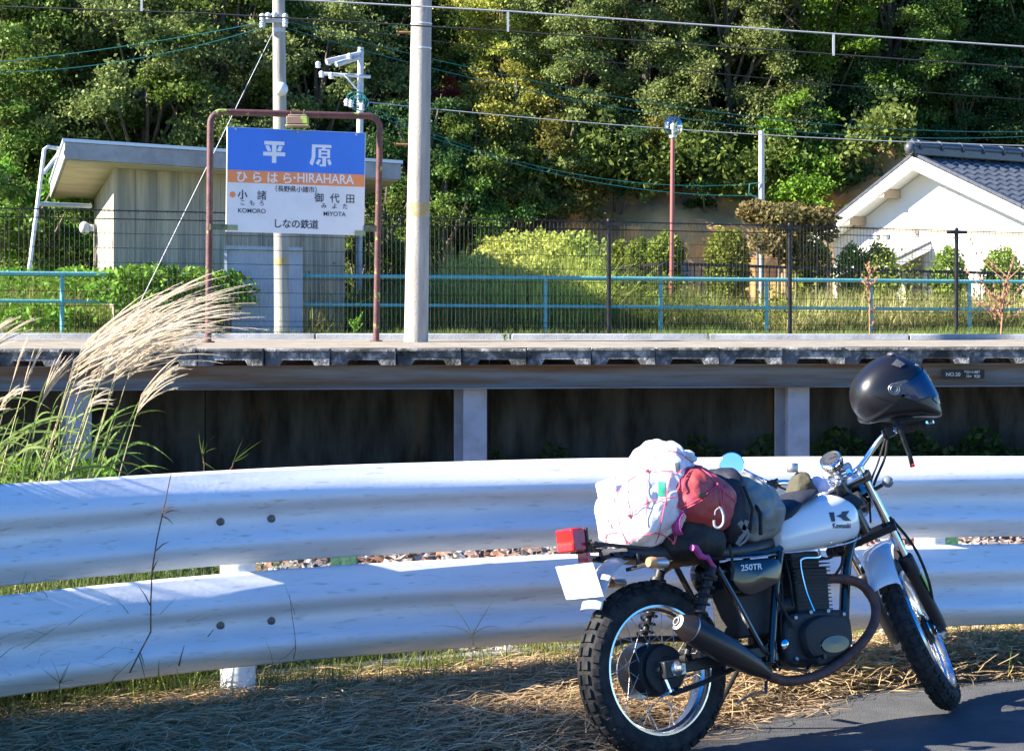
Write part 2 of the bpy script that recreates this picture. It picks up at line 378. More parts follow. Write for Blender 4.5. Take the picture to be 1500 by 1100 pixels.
for dz in (0, .402):
    beam(XJ-1.5, XJ+.16, dz, .004).build('beam', 'rail_white', gr, solid=.003)
    beam(XJ, 3.6, dz).build('beam', 'rail_white', gr, solid=.003)
def on_rail(x, dd, z):
    sl_ = (Yr(x+.01)-Yr(x-.01))/.02; nn_ = Vector((sl_, -1, 0)).normalized(); p = Vector((x, Yr(x), 0))+nn_*dd; return Vector((p.x, p.y, z)), nn_
for u in (364, 1369, -560):
    x = 0
    for _ in range(30): x = GX(u, Yr(x)+.09)
    q, nn_ = on_rail(x, -.075, 0); r_ = .070
    MB().lathe([(-.12, r_), (Zt(x)-.03, r_), (Zt(x)-.025, r_-.006), (Zt(x)-.012, .001)], (q.x, q.y, 0), (0, 0, 1), 20).build('post', 'rail_white', gr)
    for dz in (0, .402):
        b = MB(); c, nn_ = on_rail(x, -.004, Zt(x)-dz-.196); t_ = Vector((-nn_.y, nn_.x, 0))
        b.box(c-nn_*.006, (.24, .010, .05), Matrix((t_, nn_, Vector((0, 0, 1)))).transposed()).build('bracket', 'rail_white', gr)
        for s_ in (-1, 1) if u < 1000 else ():
            c, nn_ = on_rail(x+s_*.092, .004, Zt(x)-dz-.198)
            MB().lathe([(0, .017), (.006, .0165), (.011, .011), (.013, .001)], c, nn_, 14).build('bolt', 'bolt', gr)
for u, w, lab in ((503, 38, 'short green steel post behind the guardrail, left of the motorcycle'), (1389, 29, 'short green steel post behind the guardrail, right of the motorcycle fork')):
    D = 9.3; b = MB(); x = GX(u, D); w_ = w*D/FP
    b.box((x, D, .28), (w_, .006, .8)).box((x-w_/2+.003, D+.04, .28), (.006, .074, .8)).box((x+w_/2-.003, D+.04, .28), (.006, .074, .8))
    b.build('steel_post', 'green_steel', None, lab, 'post')
# pale concrete edging behind the rail
b = MB(); pts = [(x, Yr(x)+.42+.02*math.sin(x*3)) for x in np.arange(-3.2, 1.5, .1)]
b.rows([[(x, y-.04+dy, z) for x, y in pts] for dy, z in ((0, .04), (0, .135), (.012, .148), (.09, .148), (.10, .135), (.1, .04))])
b.build('concrete_edging', 'conc_edge', None, 'low pale concrete edging half buried in gravel behind the guardrail', 'edging')
# ballast stones
rng = np.random.default_rng(5)
def stones(name, pts, sz, mt, kind='stuff'):
    ico = np.array([(x, y, z) for x in (-1, 1) for y in (-1, 1) for z in (-1, 1)])*.62
    F = np.array([(0, 1, 3), (0, 3, 2), (4, 6, 7), (4, 7, 5), (0, 4, 5), (0, 5, 1), (2, 3, 7), (2, 7, 6), (0, 2, 6), (0, 6, 4), (1, 5, 7), (1, 7, 3)])
    n = len(pts); jit = rng.uniform(.45, 1.3, (n, 8, 3)); V = ico[None]*jit
    sc = rng.uniform(.6, 1.3, (n, 1, 3))*sz*rng.uniform(.6, 1.4, (n, 1, 1))*np.array([1, 1, .75]); V = V*sc
    a = rng.uniform(0, 6.28, n); bb = rng.uniform(-.6, .6, n)
    ca, sa, cb, sb = np.cos(a), np.sin(a), np.cos(bb), np.sin(bb)
    x = V[..., 0]*cb[:, None]-V[..., 2]*sb[:, None]; z = V[..., 0]*sb[:, None]+V[..., 2]*cb[:, None]; y = V[..., 1]
    V = np.stack([x*ca[:, None]-y*sa[:, None], x*sa[:, None]+y*ca[:, None], z], -1)+pts[:, None]
    me = bpy.data.meshes.new(name); V = V.reshape(-1, 3); FF = (F[None]+np.arange(n)[:, None, None]*8).reshape(-1)
    me.vertices.add(len(V)); me.vertices.foreach_set('co', V.astype(np.float32).ravel()); me.loops.add(len(FF)); me.loops.foreach_set('vertex_index', FF.astype(np.int32))
    me.polygons.add(len(FF)//3); me.polygons.foreach_set('loop_start', np.arange(0, len(FF), 3, dtype=np.int32)); me.update(calc_edges=True); me.shade_flat()
    return link(name, me, mt, None, kind=kind)
pp = []
for i in range(21000):
    y = 9.5+5.4*rng.random()**1.1; x = rng.uniform(-.36, .38)*y
    pp.append((x, y, .06+rng.uniform(-.015, .03)+.03*noise.noise(Vector((x*.7, y*.7, 3)))))
o = stones('ballast', np.array(pp), .040, 'stone'); tag(o, 'reddish grey crushed stone ballast seen under and between the guardrail beams', 'ballast')
pp = []
for i in range(5200):
    x = rng.uniform(-3.2, 3.3); y = Yr(x)+rng.uniform(-.12, 1.35); pp.append((x, y, gz(x, y)+rng.uniform(-.006, .012)))
o = stones('gravel', np.array(pp), .019, 'pebble'); tag(o, 'pale pebbles and grit scattered at the foot of the guardrail', 'gravel')
# railway track beyond the ballast shoulder
tr = thing('railway_track', 'pair of worn steel rails on the ballast beside the platform', 'railway track', (0, 14, .05))
for y in (13.47, 14.53):
    b = MB()
    b.rows([[(x, y+dy, z) for x in (-14, 14)] for dy, z in ((-.06, .10), (-.06, .115), (-.01, .14), (-.01, .215), (-.033, .22), (-.033, .25), (.033, .25), (.033, .22), (.01, .215), (.01, .14), (.06, .115), (.06, .10))]).build('rail', 'steel', tr)

# ------------------------------------------------------------------ platform
ZP = 1.319
def fy(x): return 15.5+.11*x                    # front edge
def ky(x): return 19.9-.06*x                     # kerb line
pf = thing('station_platform', 'concrete slab station platform on a rusty steel girder and grey columns', 'platform', (0, 16, 0))
SW = .515
for i in range(-13, 13):
    x0 = i*SW+.12; x1 = x0+SW-.006; b = MB(); y0 = fy(x0)+rngp.uniform(-.006, .006); n = .30*SW; m = .5*SW
    zt = ZP+rngp.uniform(-.004, .003); zb = ZP-.075; zr = ZP-.118
    out = [(x0, zt), (x1, zt), (x1, zr), (x1-.115, zr), (x1-.14, zb), (x0+.14, zb), (x0+.115, zr), (x0, zr)]
    b.prism([(x, y0+.02, z) for x, z in out], (0, 0, 0), (0, 1.9, 0))
    b.box(((x0+x1)/2, y0+.06, zt+.005), (SW-.008, .13, .022))
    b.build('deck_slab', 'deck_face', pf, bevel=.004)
b = MB(); xs = np.linspace(-7.5, 7.2, 80)
b.rows([[(x, lerp(fy(x)+.115, ky(x)+.3, t), ZP+.018+.004*noise.noise(Vector((x*3, t*9, 0)))) for x in xs] for t in np.linspace(0, 1, 14)]).build('deck_surface', 'deck_top', pf)
for i in range(-4, 4):
    x0 = i*2; x1 = x0+1.985; b = MB(); a0 = Vector((x0, ky(x0), ZP+.03)); a1 = Vector((x1, ky(x1), ZP+.03)); b.bar(a0, a1, .14, .09).build('kerb_stone', 'kerb', pf, bevel=.008)
b = MB(); yg = lambda x: fy(x)+.19
b.bar((-8, yg(-8)+.05, 1.105), (8, yg(8)+.05, 1.105), .012, .19).bar((-8, yg(-8), 1.014), (8, yg(8), 1.014), .11, .012).bar((-8, yg(-8), 1.194), (8, yg(8), 1.194), .11, .012)
b.build('girder', 'girder', pf)
for u in (-370, 112, 689, 1160):
    D = 15.85; x = GX(u, D); D = fy(x)+.36; x = GX(u, D); b = MB(); Mz = Matrix.Rotation(R_(22), 3, 'Z'); c = Vector((x, D, .5))
    b.box(c, (.012, .20, 1.02), Mz).box(c+Mz@Vector((0, -.106, 0)), (.20, .012, 1.02), Mz).box(c+Mz@Vector((0, .106, 0)), (.20, .012, 1.02), Mz)
    b.build('column', 'column', pf)
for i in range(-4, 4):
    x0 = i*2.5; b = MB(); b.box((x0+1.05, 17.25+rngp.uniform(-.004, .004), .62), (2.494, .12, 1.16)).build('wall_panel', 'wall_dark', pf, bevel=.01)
# girder number plate
D = fy(3.6)+.17; a = P(1411, 548, D); np_ = thing('number_plate', 'small black number plate fixed to the platform girder behind the helmet', 'sign', a)
w, h = 62*D/FP, 13.5*D/FP
MB().box(a+Vector((0, 0, 0)), (w, .006, h)).build('panel', 'plate_black', np_)
ch = lambda bdy, du, dv, s: text(bdy, s*D/FP, 'sign_letter', np_, 'lettering', a+Vector((du*D/FP, -.0045, -dv*D/FP)), (1, 0, 0), (0, 0, 1), .01)
ch('NO.20', -15, .5, 7.6); ch('8', 2.5, -4, 4); ch('D=1487', 14.5, -2.8, 6); ch('H=  920', 14.5, 3.4, 6)

# ------------------------------------------------------------------ station sign
sg_D = 17.9; sx0, sx1 = 306, 553
a0, a1 = P(305, 503, 18.05), P(551, 503, 18.58); zb = ZP+.015
zt0 = P(313, 164, 18.05).z; zt1 = P(555, 171, 18.58).z
sg = thing('station_sign', 'blue orange and white HIRAHARA station name sign in a mossy brown pipe frame', 'sign', (a0.x, a0.y, ZP))
L0, L1 = Vector((a0.x+.02, a0.y, zt0)), Vector((a1.x+.035, a1.y, zt1)); U = (L1-L0).normalized(); rr = .11
pts = [(a0.x, a0.y, zb)]+[L0-Vector((0, 0, rr))+U*(rr-rr*math.cos(t))+Vector((0, 0, rr*math.sin(t))) for t in np.linspace(0, math.pi/2, 6)]
pts += [L1-U*rr-Vector((0, 0, rr))+U*(rr*math.sin(t))+Vector((0, 0, rr*math.cos(t))) for t in np.linspace(0, math.pi/2, 6)]+[(a1.x, a1.y, zb)]
MB().tube(pts, .031, 12).build('frame', 'sign_pipe', sg)
for p in (a0, a1): MB().lathe([(0, .06), (.012, .06), (.014, .035)], (p.x, p.y, ZP+.018), (0, 0, 1), 14).build('base_plate', 'sign_pipe', sg)
C = [P(333, 186, 18.0), P(535.5, 195, 18.44), P(533.5, 345, 18.44), P(331.5, 339.5, 18.0)]
nrm = (C[1]-C[0]).cross(C[2]-C[1]).normalized(); nrm = nrm if nrm.y < 0 else -nrm
def sp(a, b, o=0): return (C[0]*(1-a)+C[1]*a)*(1-b)+(C[3]*(1-a)+C[2]*a)*b+nrm*o
def sheet(a0_, a1_, b0, b1, th, mt, nm, o): MB().prism([sp(a0_, b0), sp(a1_, b0), sp(a1_, b1), sp(a0_, b1)], nrm*o, nrm*(o+th)).build(nm, mt, sg)
sheet(0, 1, 0, 1, .03, 'sign_white', 'panel', -.03)
sheet(.004, .996, .004, .409, .002, 'sign_blue', 'name_band', .0)
sheet(.004, .996, .409, .528, .002, 'sign_orange', 'reading_band', .0)
xd = (sp(1, .4)-sp(0, .4)).normalized(); zd = (sp(.5, 0)-sp(.5, 1)).normalized(); PW = (sp(1, .5)-sp(0, .5)).length; PHH = (sp(.5, 0)-sp(.5, 1)).length
def stx(body, a, b, hpx, mt, bold=0, sp_=1, sx=1): text(body, hpx*18.2/FP, mt, sg, 'lettering', sp(a, b, .0024), xd, zd, bold, spacing=sp_, sx=sx)
def strokes(cx_, cy_, polys, w, h):
    b = MB()
    for po in polys: b.prism([sp(cx_+(x-.5)*w, cy_+(y-.5)*h, .0022) for x, y in po], nrm*0, nrm*.0006)
    b.build('lettering', 'sign_letter', sg)
rc = lambda x0, y0, x1, y1: [(x0, y0), (x1, y0), (x1, y1), (x0, y1)]
strokes(.335, .224, [rc(.05, 0, .96, .17), rc(.0, .50, 1, .68), rc(.40, .171, .60, .499), rc(.40, .681, .60, 1), [(.10, .22), (.26, .20), (.37, .45), (.20, .47)], [(.72, .20), (.89, .23), (.79, .47), (.62, .44)]], .158, .208)
strokes(.672, .240, [rc(.10, 0, .98, .13), [(.10, .131), (.26, .131), (.26, .55), (.20, .80), (.13, .98), (.0, .86), (.09, .60)], rc(.40, .20, .52, .60), rc(.80, .20, .92, .60), rc(.521, .20, .799, .27), rc(.521, .36, .799, .43), rc(.521, .53, .799, .60), [(.57, .131), (.73, .131), (.68, .199), (.55, .199)], rc(.58, .601, .74, .99), [(.46, .90), (.579, .90), (.579, .99), (.46, .99)], [(.40, .66), (.52, .70), (.40, .94), (.28, .86)], [(.80, .69), (.91, .65), (1.0, .86), (.88, .94)]], .162, .212)
for i, c_ in enumerate('ひらはら'): stx(c_, .105+.109*i, .478, 17.5, 'sign_letter', .02)
stx('·', .484, .47, 22, 'sign_letter', .02); stx('HIRAHARA', .708, .466, 19.5, 'sign_letter', .012, 1.0, .90)
stx('（長野県小諸市）', .497, .578, 9.6, 'sign_ink', .008, .94)
stx('小', .112, .648, 14.6, 'sign_ink', .016); stx('諸', .250, .650, 14.6, 'sign_ink', .006)
for i, c_ in enumerate('こもろ'): stx(c_, .113+.068*i, .722, 8.8, 'sign_ink', .008)
stx('KOMORO', .180, .797, 9.2, 'sign_ink', .006)
for i, c_ in enumerate('御代田'): stx(c_, .665+.114*i, .655, 14.6, 'sign_ink', .008)
for i, c_ in enumerate('みよた'): stx(c_, .70+.078*i, .728, 8.6, 'sign_ink', .008)
stx('MIYOTA', .778, .803, 9.2, 'sign_ink', .006)
stx('しなの鉄道', .497, .915, 14.2, 'sign_ink', .012, .92)
MB().lathe([(0, .028), (.0025, .028), (.003, .001)], sp(.042, .645, .0), nrm, 20).build('route_dot', 'sign_orange', sg)
for a_, b_ in ((.06, .02), (.5, .022), (.93, .022)): MB().lathe([(0, .011), (.008, .010), (.011, .001)], sp(a_, b_, .002), nrm, 10).build('screw', 'steel', sg)
MB().prism([sp(-.115, .93, -.02), sp(.005, .93, -.02), sp(.005, .985, -.02), sp(-.115, .985, -.02)], nrm*0, nrm*.03).build('bracket', 'bracket', sg)
MB().prism([sp(.995, .90, -.02), sp(1.09, .90, -.02), sp(1.09, .96, -.02), sp(.995, .96, -.02)], nrm*0, nrm*.03).build('bracket', 'bracket', sg)
for a_, b_ in ((.005, .935), (.93, .955)): MB().prism([sp(a_, b_), sp(a_+.075, b_), sp(a_+.075, b_+.05), sp(a_, b_+.05)], nrm*.001, nrm*.006).build('clip', 'tag_green', sg)
c = P(436, 177, 18.2); b = MB()
b.box(c, (.20, .12, .075)).box(c+Vector((0, 0, -.052)), (.22, .14, .02)).box(c+Vector((0, 0, .045)), (.17, .10, .02)).build('lamp_housing', 'lamp_box', sg, bevel=.008)
for s_ in (-.06, .06): MB().tube([c+Vector((s_, 0, .05)), c+Vector((s_, 0, .09))], .008, 6).build('hanger', 'sign_pipe', sg)

# ------------------------------------------------------------------ poles
def pole(name, label, cat, base, top, r0, r1, mt, n=20):
    t = thing(name, label, cat, base); base, top = Vector(base), Vector(top)
    MB().tube([lerp(base, top, k/6) for k in range(7)], [lerp(r0, r1, k/6) for k in range(7)], n).build('shaft', mt, t)
    return t, (lambda f: lerp(base, top, f))
def band(t, at, f, r, h, mt, nm, ax=(0, 0, 1)): return MB().lathe([(-h/2, r-.002), (-h/2, r), (h/2, r), (h/2, r-.002)], at(f), ax, 20).build(nm, mt, t)
bp = P(609.5, 503, 18.3); bp.z = ZP+.01; tpz = 9.5; D = 18.3
def cx(v, u0=617.7, v0=0, u1=609.5, v1=503): return u0+(v-v0)*(u1-u0)/(v1-v0)
vtop = HY-(tpz-HC)*FP/D
tp_ = P(cx(vtop), vtop, D)
def rad(v): return (pw(v, [(0, 29.5), (503, 35.5)]))/2*D/FP
t1, at1 = pole('utility_pole', 'thick grey concrete pole standing on the platform right of the station sign', 'utility pole', bp, tp_, rad(503), rad(vtop), 'pole_conc', 28)
def fv(v): return (P(0, v, D).z-bp.z)/(tp_.z-bp.z)
for v, h, mt_, nm, e in ((308, .10, 'yellow_worn', 'yellow_band', .0015), (35.5, .012, 'wire_white', 'wire_band', .004), (71.5, .012, 'wire_white', 'wire_band', .004)):
    band(t1, at1, fv(v), rad(v)+e, h if h < .05 else 20*D/FP, mt_, nm)
for v in (48, 212):
    c = at1(fv(v)); MB().tube([c+Vector((-rad(v)+.01, 0, 0)), c+Vector((-rad(v)-.125, 0, .002))], .011, 8).tube([c+Vector((-rad(v)-.125, 0, .002)), c+Vector((-rad(v)-.135, 0, .002))], .017, 8).build('step_bolt', 'rust', t1)
# second pole beyond the fence
D2 = 24.0; b2 = P(413.5, 500, D2); b2.z = 1.27; v2 = -160; t2p = P(406.5, v2, D2)
t2, at2 = pole('utility_pole', 'slimmer concrete pole with insulators and a round lamp behind the station sign', 'utility pole', b2, t2p, 11.7*D2/FP, 8.2*D2/FP, 'pole_conc')
def f2(v): return (P(0, v, D2).z-b2.z)/(t2p.z-b2.z)
def r2(v): return pw(v, [(0, 8.6), (480, 11.5)])*D2/FP
band(t2, at2, f2(383), r2(383)+.002, .085, 'yellow_worn', 'yellow_band')
for v in (27, 45): band(t2, at2, f2(v), r2(v)+.006, .05, 'galv', 'clamp')
c = at2(f2(32)); MB().bar(c+Vector((-.17, -.08, 0)), c+Vector((.10, -.08, 0)), .035, .05).build('bracket', 'galv', t2)
def insul(c, par, s=1): MB().lathe([(-.05*s, .012*s), (-.04*s, .036*s), (-.012*s, .030*s), (0, .040*s), (.03*s, .034*s), (.045*s, .014*s)], c, (0, 0, 1), 12).build('insulator', 'porcelain', par)
for dx, dz in ((-.19, .04), (-.19, -.05), (-.12, .05), (.09, .04), (.09, -.04), (-.04, .06)): insul(c+Vector((dx, -.11, dz)), t2, .95)
c = P(411.5, 131, D2-.12); MB().ell(c, (.088, .088, .088), 18, 12).build('lamp_globe', 'lamp_white', t2); MB().tube([c+Vector((0, .03, .02)), c+Vector((0, .14, .05))], .02, 8).build('lamp_arm', 'galv', t2)
# far steel pole with crossarms
D3 = 30; b3 = P(524, 480, D3); b3.z = 1.2; t3t = P(528.5, 70, D3)
t3, at3 = pole('steel_pole', 'slim pale steel pole with crossarms and insulators left of the thick pole', 'utility pole', b3, t3t, 6.2*D3/FP, 4.6*D3/FP, 'galv', 14)
MB().tube([P(470, 108, D3-.08), P(543, 113, D3-.08)], .028, 8).build('crossarm', 'galv', t3)
MB().tube([P(505, 110, D3-.1), P(523, 131, D3-.1)], .018, 6).build('brace', 'galv', t3)
for k, (u0, v0, u1, v1) in enumerate(((478, 91, 526, 80), (492, 95, 526, 84))): MB().tube([P(u0, v0, D3-.3), P(u1, v1, D3-.05)], .045, 8).build('crossarm', 'galv', t3)
for u, v in ((466, 95), (482, 91), (497, 87), (512, 83), (485, 111), (471, 109)): insul(P(u, v, D3-.2), t3, 1.1)
b = MB(); rr_ = random.Random(4)
for k in range(7):
    c = P(521+rr_.uniform(-5, 6), 150+rr_.uniform(-8, 7), D3-.15); r_ = rr_.uniform(.08, .16)
    b.tube([c+Vector((r_*math.cos(t), rr_.uniform(-.02, .02), r_*.8*math.sin(t))) for t in np.linspace(0, 6.28, 14)], .009, 5, closed=False)
b.build('cable_loop', 'wire_teal', t3); 
for u in (508, 514, 530): insul(P(u, 152+(u-514)*.3, D3-.2), t3, 1.2)
# short pole right
D4 = 31; b4 = P(1115, 480, D4); b4.z = 1.2
t4, at4 = pole('steel_pole', 'short pale pole rising behind the brownish tree', 'utility pole', b4, P(1115.5, 192, D4), 5.0*D4/FP, 4.2*D4/FP, 'galv', 12)
MB().tube([P(1113, 268, D4-.06), P(1098, 270, D4-.06), P(1097, 284, D4-.06), P(1110, 290, D4-.06)], .012, 6).build('cable_hook', 'wire_teal', t4)
# globe lamp on a red post
D5 = 29; b5 = P(983, 400, D5); b5.z = 1.2
t5, at5 = pole('globe_lamp', 'clear glass globe lamp on a thin red post in front of the hillside', 'street lamp', b5, P(985.5, 202, D5), 3.5*D5/FP, 3.1*D5/FP, 'lamp_pole_red', 14)
c = P(986, 185.5, D5); MB().ell(c, (.148, .148, .148), 24, 16).build('globe', 'globe', t5)
MB().lathe([(-.17, .05), (-.145, .06), (-.13, .06), (-.12, .02), (-.05, .018), (-.045, .035), (.02, .04), (.05, .015)], c, (0, 0, 1), 14).build('lamp_socket', 'lamp_white', t5)

# ------------------------------------------------------------------ wires
def wire(label, a, b, r, mt, sag=0, n=24, cat='cable', name='cable'):
    a, b = Vector(a), Vector(b); pts = [lerp(a, b, k/n)-Vector((0, 0, sag*4*(k/n)*(1-k/n))) for k in range(n+1)]
    return MB().tube(pts, r, 5).build(name, mt, None, label, cat)
w1 = thing('overhead_line', 'bright messenger wire with droppers above the track, crossing the top of the picture', 'overhead line', P(744, 18, 14))
MB().tube([P(u, v, 14) for u, v in ((-60, -28), (430, 0), (744, 17), (1000, 35), (1221, 50), (1560, 73))], .0065, 5).build('messenger_wire', 'wire_grey', w1)
MB().tube([P(u, v, 14) for u, v in ((-60, 8), (300, 20), (744, 46), (1000, 65), (1221, 80), (1560, 104))], .0055, 5).build('contact_wire', 'wire_dark', w1)
for u, v0, v1 in ((207.5, 0, 17), (744, 18, 47), (1221, 50, 82)): MB().box((P(u, v0, 14)+P(u, v1, 14))/2, (.016, .012, abs(P(u, v0, 14).z-P(u, v1, 14).z))).build('dropper', 'galv', w1)
A = P(385, 33, 23.8)
wire('upper teal cable running left from the insulators behind the station sign', P(-60, 97, 23), A, .0052, 'wire_teal', .05)
wire('lower teal cable running left from the insulators behind the station sign', P(-60, 107, 22.6), P(392, 38, 23.8), .0052, 'wire_teal', .16)
for k, (v0, v1, s_, lab) in enumerate(((31, 192, .42, 'upper of two teal cables sagging right across the hillside'), (41, 197, .50, 'lower of two teal cables sagging right across the hillside'))): wire(lab, P(418, v0, 24), P(1560, v1, 30), .0052, 'wire_teal', s_, 30)
wire('upper teal service cable hanging from the steel pole to the short pole', P(527, 150, 30), P(1097, 270, 31), .0052, 'wire_teal', .42)
wire('lower teal service cable hanging from the steel pole to the short pole', P(527, 158, 30), P(1108, 287, 31), .0055, 'wire_teal', .36)
wire('thin dark cable crossing the hillside just above the globe lamp', P(430, 33, 24), P(1560, 150, 28), .007, 'wire_dark', .1)
wire('thin grey cable crossing the hillside above the short pole', P(540, 150, 30), P(1560, 215, 31), .008, 'wire_grey', .12)
wire('white guy wire slanting from the slimmer concrete pole down to the grass', P(399, 50, 23.9), P(204, 446, 22.6), .0042, 'wire_grey')

# ------------------------------------------------------------------ black mesh fence
FD = [(-180, 18.7), (0, 19.6), (600, 21.4), (892, 22.4), (1157, 23.5), (1401, 24.7), (1650, 26.2)]
FT = [(-180, 301), (0, 305), (300, 311), (600, 319), (892, 325), (1157, 331), (1401, 338), (1650, 346)]
FB = [(-180, 488), (0, 488), (600, 490), (892, 491), (1157, 493), (1401, 494), (1650, 495)]
us = [-290, 20, 322, 612, 892, 1157, 1401, 1640]
fc = thing('mesh_fence', 'black wire mesh fence with steel posts along the back of the platform', 'fence', P(892, 491, 22.4))
for i, u in enumerate(us):
    D = pw(u, FD); a = P(u, pw(u, FB), D); t = P(u, pw(u, FT)-2, D); a.z -= .06
    if u > 700 or u < 0:
        MB().tube([a, t], .027, 12).ell(t, (.03, .03, .025), 10, 6).build('post', 'fence_black', fc)
        for vv in (.04, .97): c = lerp(a, t, vv); MB().bar(c+Vector((-.13, -.03, 0)), c+Vector((.13, -.02, 0)), .02, .035).build('clamp', 'fence_black', fc)
for i in range(len(us)-1):
    u0, u1 = us[i], us[i+1]; A0, A1 = P(u0, pw(u0, FB)-3, pw(u0, FD)), P(u1, pw(u1, FB)-3, pw(u1, FD)); T0, T1 = P(u0, pw(u0, FT), pw(u0, FD)), P(u1, pw(u1, FT), pw(u1, FD)); A0.z += .0; A1.z += .0
    b = MB(); n = int((A1-A0).length/.05); rw = .0022
    for k in range(1, n):
        f = k/n; p, q = lerp(A0, A1, f), lerp(T0, T1, f); b.tube([p, q], rw, 3, False)
        if k % 2: b.tube([q+Vector((0, 0, -.035)), q+Vector((0, -.035, -.005)), q+Vector((0, .0, .018))], rw, 3, False)
    for f in (0, .045, .09, .21, .33, .45, .57, .69, .81, .93, 1.0): b.tube([lerp(A0, T0, f), lerp(A1, T1, f)], rw*1.25 if f not in (.93, 1.0) else .0055, 4, False)
    b.tube([T0+Vector((0, -.035, -.005)), T1+Vector((0, -.035, -.005))], .0045, 4, False)
    b.build('mesh_panel', 'fence_black', fc)

# ------------------------------------------------------------------ teal railing
rl = thing('pipe_railing', 'teal two bar pipe railing between the mesh fence and the grass', 'railing', P(800, 480, 26.5))
pu = [-80, 91, 266, 434, 620, 799, 968, 1123, 1276, 1420, 1560]
RD = lambda u: 24.6+4.6*(u+80)/1600
rt, rm = (lambda u: 400.5+(u)*.0085), (lambda u: 441+u*.0073)
for u in pu:
    D = RD(u); t = P(u, rt(u), D); a = t.copy(); a.z = 1.2; MB().tube([a, t], .028, 10).build('post', 'railing_teal', rl)
MB().tube([P(u, rt(u), RD(u)) for u in pu], .030, 10).build('rail', 'railing_teal', rl)
MB().tube([P(u, rm(u)+(u > 400)*2, RD(u)) for u in pu], .024, 10).build('rail', 'railing_teal', rl)
# second, older low railing left behind
# ------------------------------------------------------------------ black picket fence
pk = thing('picket_fence', 'low black picket fence turning a corner in front of the clipped hedge', 'fence', P(975, 450, 29.5))
seg = [(893, 395, 32.5), (967, 386, 29.5), (1157, 392, 29.8), (1330, 397, 30.1), (1560, 403, 30.6)]
for (u0, v0, d0), (u1, v1, d1) in zip(seg, seg[1:]):
    T0, T1 = P(u0, v0, d0), P(u1, v1, d1); b = MB(); B0, B1 = T0.copy(), T1.copy(); B0.z = B1.z = 1.32
    b.bar(T0, T1, .04, .045).bar(B0, B1, .03, .04)
    n = int((T1-T0).length/.105)
    for k in range(n+1): b.bar(lerp(B0, B1, k/n), lerp(T0, T1, k/n), .016, .016, (0, 1, 0))
    b.build('picket_panel', 'picket_black', pk)
    MB().bar(Vector((T0.x, T0.y, 1.2)), T0+Vector((0, 0, .03)), .06, .06, (0, 1, 0)).build('post', 'picket_black', pk)

# ------------------------------------------------------------------ concrete shed
gd = Vector((math.cos(R_(15)), math.sin(R_(15)), 0)); gl_ = Vector((-gd.y, gd.x, 0))
A = P(94, 203, 25.0); Lr = 4.4
slope = (P(588, 235, 26.1).z-A.z)/Lr; bs = -.030
def rf(a, b_, dz=0): return A+gd*a+gl_*b_+Vector((0, 0, slope*a+bs*b_+dz))
sh = thing('concrete_shed', 'grey concrete station building with an overhanging slab roof at far left', 'building', Vector((A.x+.8, A.y+.8, 1.2)))
LB = 5.9; TH = .262
MB().prism([rf(0, 0), rf(Lr, 0), rf(Lr, LB), rf(0, LB)], (0, 0, -TH), (0, 0, -.045)).build('roof', 'concrete_roof', sh, bevel=.01)
MB().prism([rf(-.02, -.02), rf(Lr+.02, -.02), rf(Lr+.02, LB+.02), rf(-.02, LB+.02)], (0, 0, -.043), (0, 0, 0)).build('roof_edge', 'roof_metal', sh)
MB().prism([rf(.04, .04), rf(Lr-.04, .04), rf(Lr-.04, LB-.04), rf(.04, LB-.04)], (0, 0, -TH-.012), (0, 0, -TH-.003)).build('soffit', 'soffit', sh)
wa, wb = .66, 3.75; f0 = .62; f1 = 5.7
def wall(a0, b0, a1, b1, nm, mt='concrete', th=.15, z0=1.0):
    p, q = rf(a0, b0, -TH-.014), rf(a1, b1, -TH-.014); d = (q-p); d.z = 0; d.normalize(); nn_ = Vector((d.y, -d.x, 0))
    P0, Q0 = Vector((p.x, p.y, z0)), Vector((q.x, q.y, z0))
    MB().prism([P0, Q0, q, p], nn_*0, -nn_*th).build(nm, mt, sh)
NP = 11
for k in range(NP):
    a0_ = lerp(wa, wb, k/NP)+.0015; a1_ = lerp(wa, wb, (k+1)/NP)-.0015; wall(a0_, f0+(.012 if k == 0 else 0), a1_, f0+(.012 if k == 0 else 0), 'wall_panel')
for k in range(5):
    g0, g1 = lerp(f0, f1, (k+1)/5)-.004, lerp(f0+.004 if k == 0 else f0, f1, k/5)+.004; wall(wa-.002, g0, wa-.002, g1, 'wall_panel')
wall(wb, f0+.15, wb, f1, 'wall'); wall(wb-.1, f1, wa+.1, f1, 'wall')
b = MB(); p0, p1 = P(329, 363, 25.75), P(441, 366, 25.98); fr = -gl_*.10
b.prism([p0, p1, Vector((p1.x, p1.y, 1.1)), Vector((p0.x, p0.y, 1.1))], fr, fr-gl_*.02)
dr = b.build('shutter_door', 'shutter', sh)
b = MB(); b.bar(p0+fr-gl_*.03, p1+fr-gl_*.03, .05, .05).bar(p0+fr-gl_*.03, Vector((p0.x, p0.y, 1.1))+fr-gl_*.03, .04, .04, (0, 1, 0)).build('frame', 'shutter', dr)
b = MB(); b.ell(P(124, 334, 25.9), (.075, .09, .085), 14, 8).box(P(133, 334, 25.9), (.08, .08, .09)).build('wall_lamp', 'window_box', sh, bevel=.01)
# white pipe frame left of the shed
pfm = thing('white_gantry', 'slanting white pipe frame standing at the left end of the shed', 'frame', P(43, 400, 24.5))
MB().tube([P(43, 394, 24.3), P(65, 219, 24.3), P(71, 215.5, 24.3), P(86, 218, 25.2), P(84, 228, 25.3), P(65, 253, 24.4)], .026, 8).build('post', 'wire_white', pfm)
MB().tube([P(57, 299, 24.3), P(132, 302, 25.6)], .03, 8).build('crossbar', 'galv', pfm)
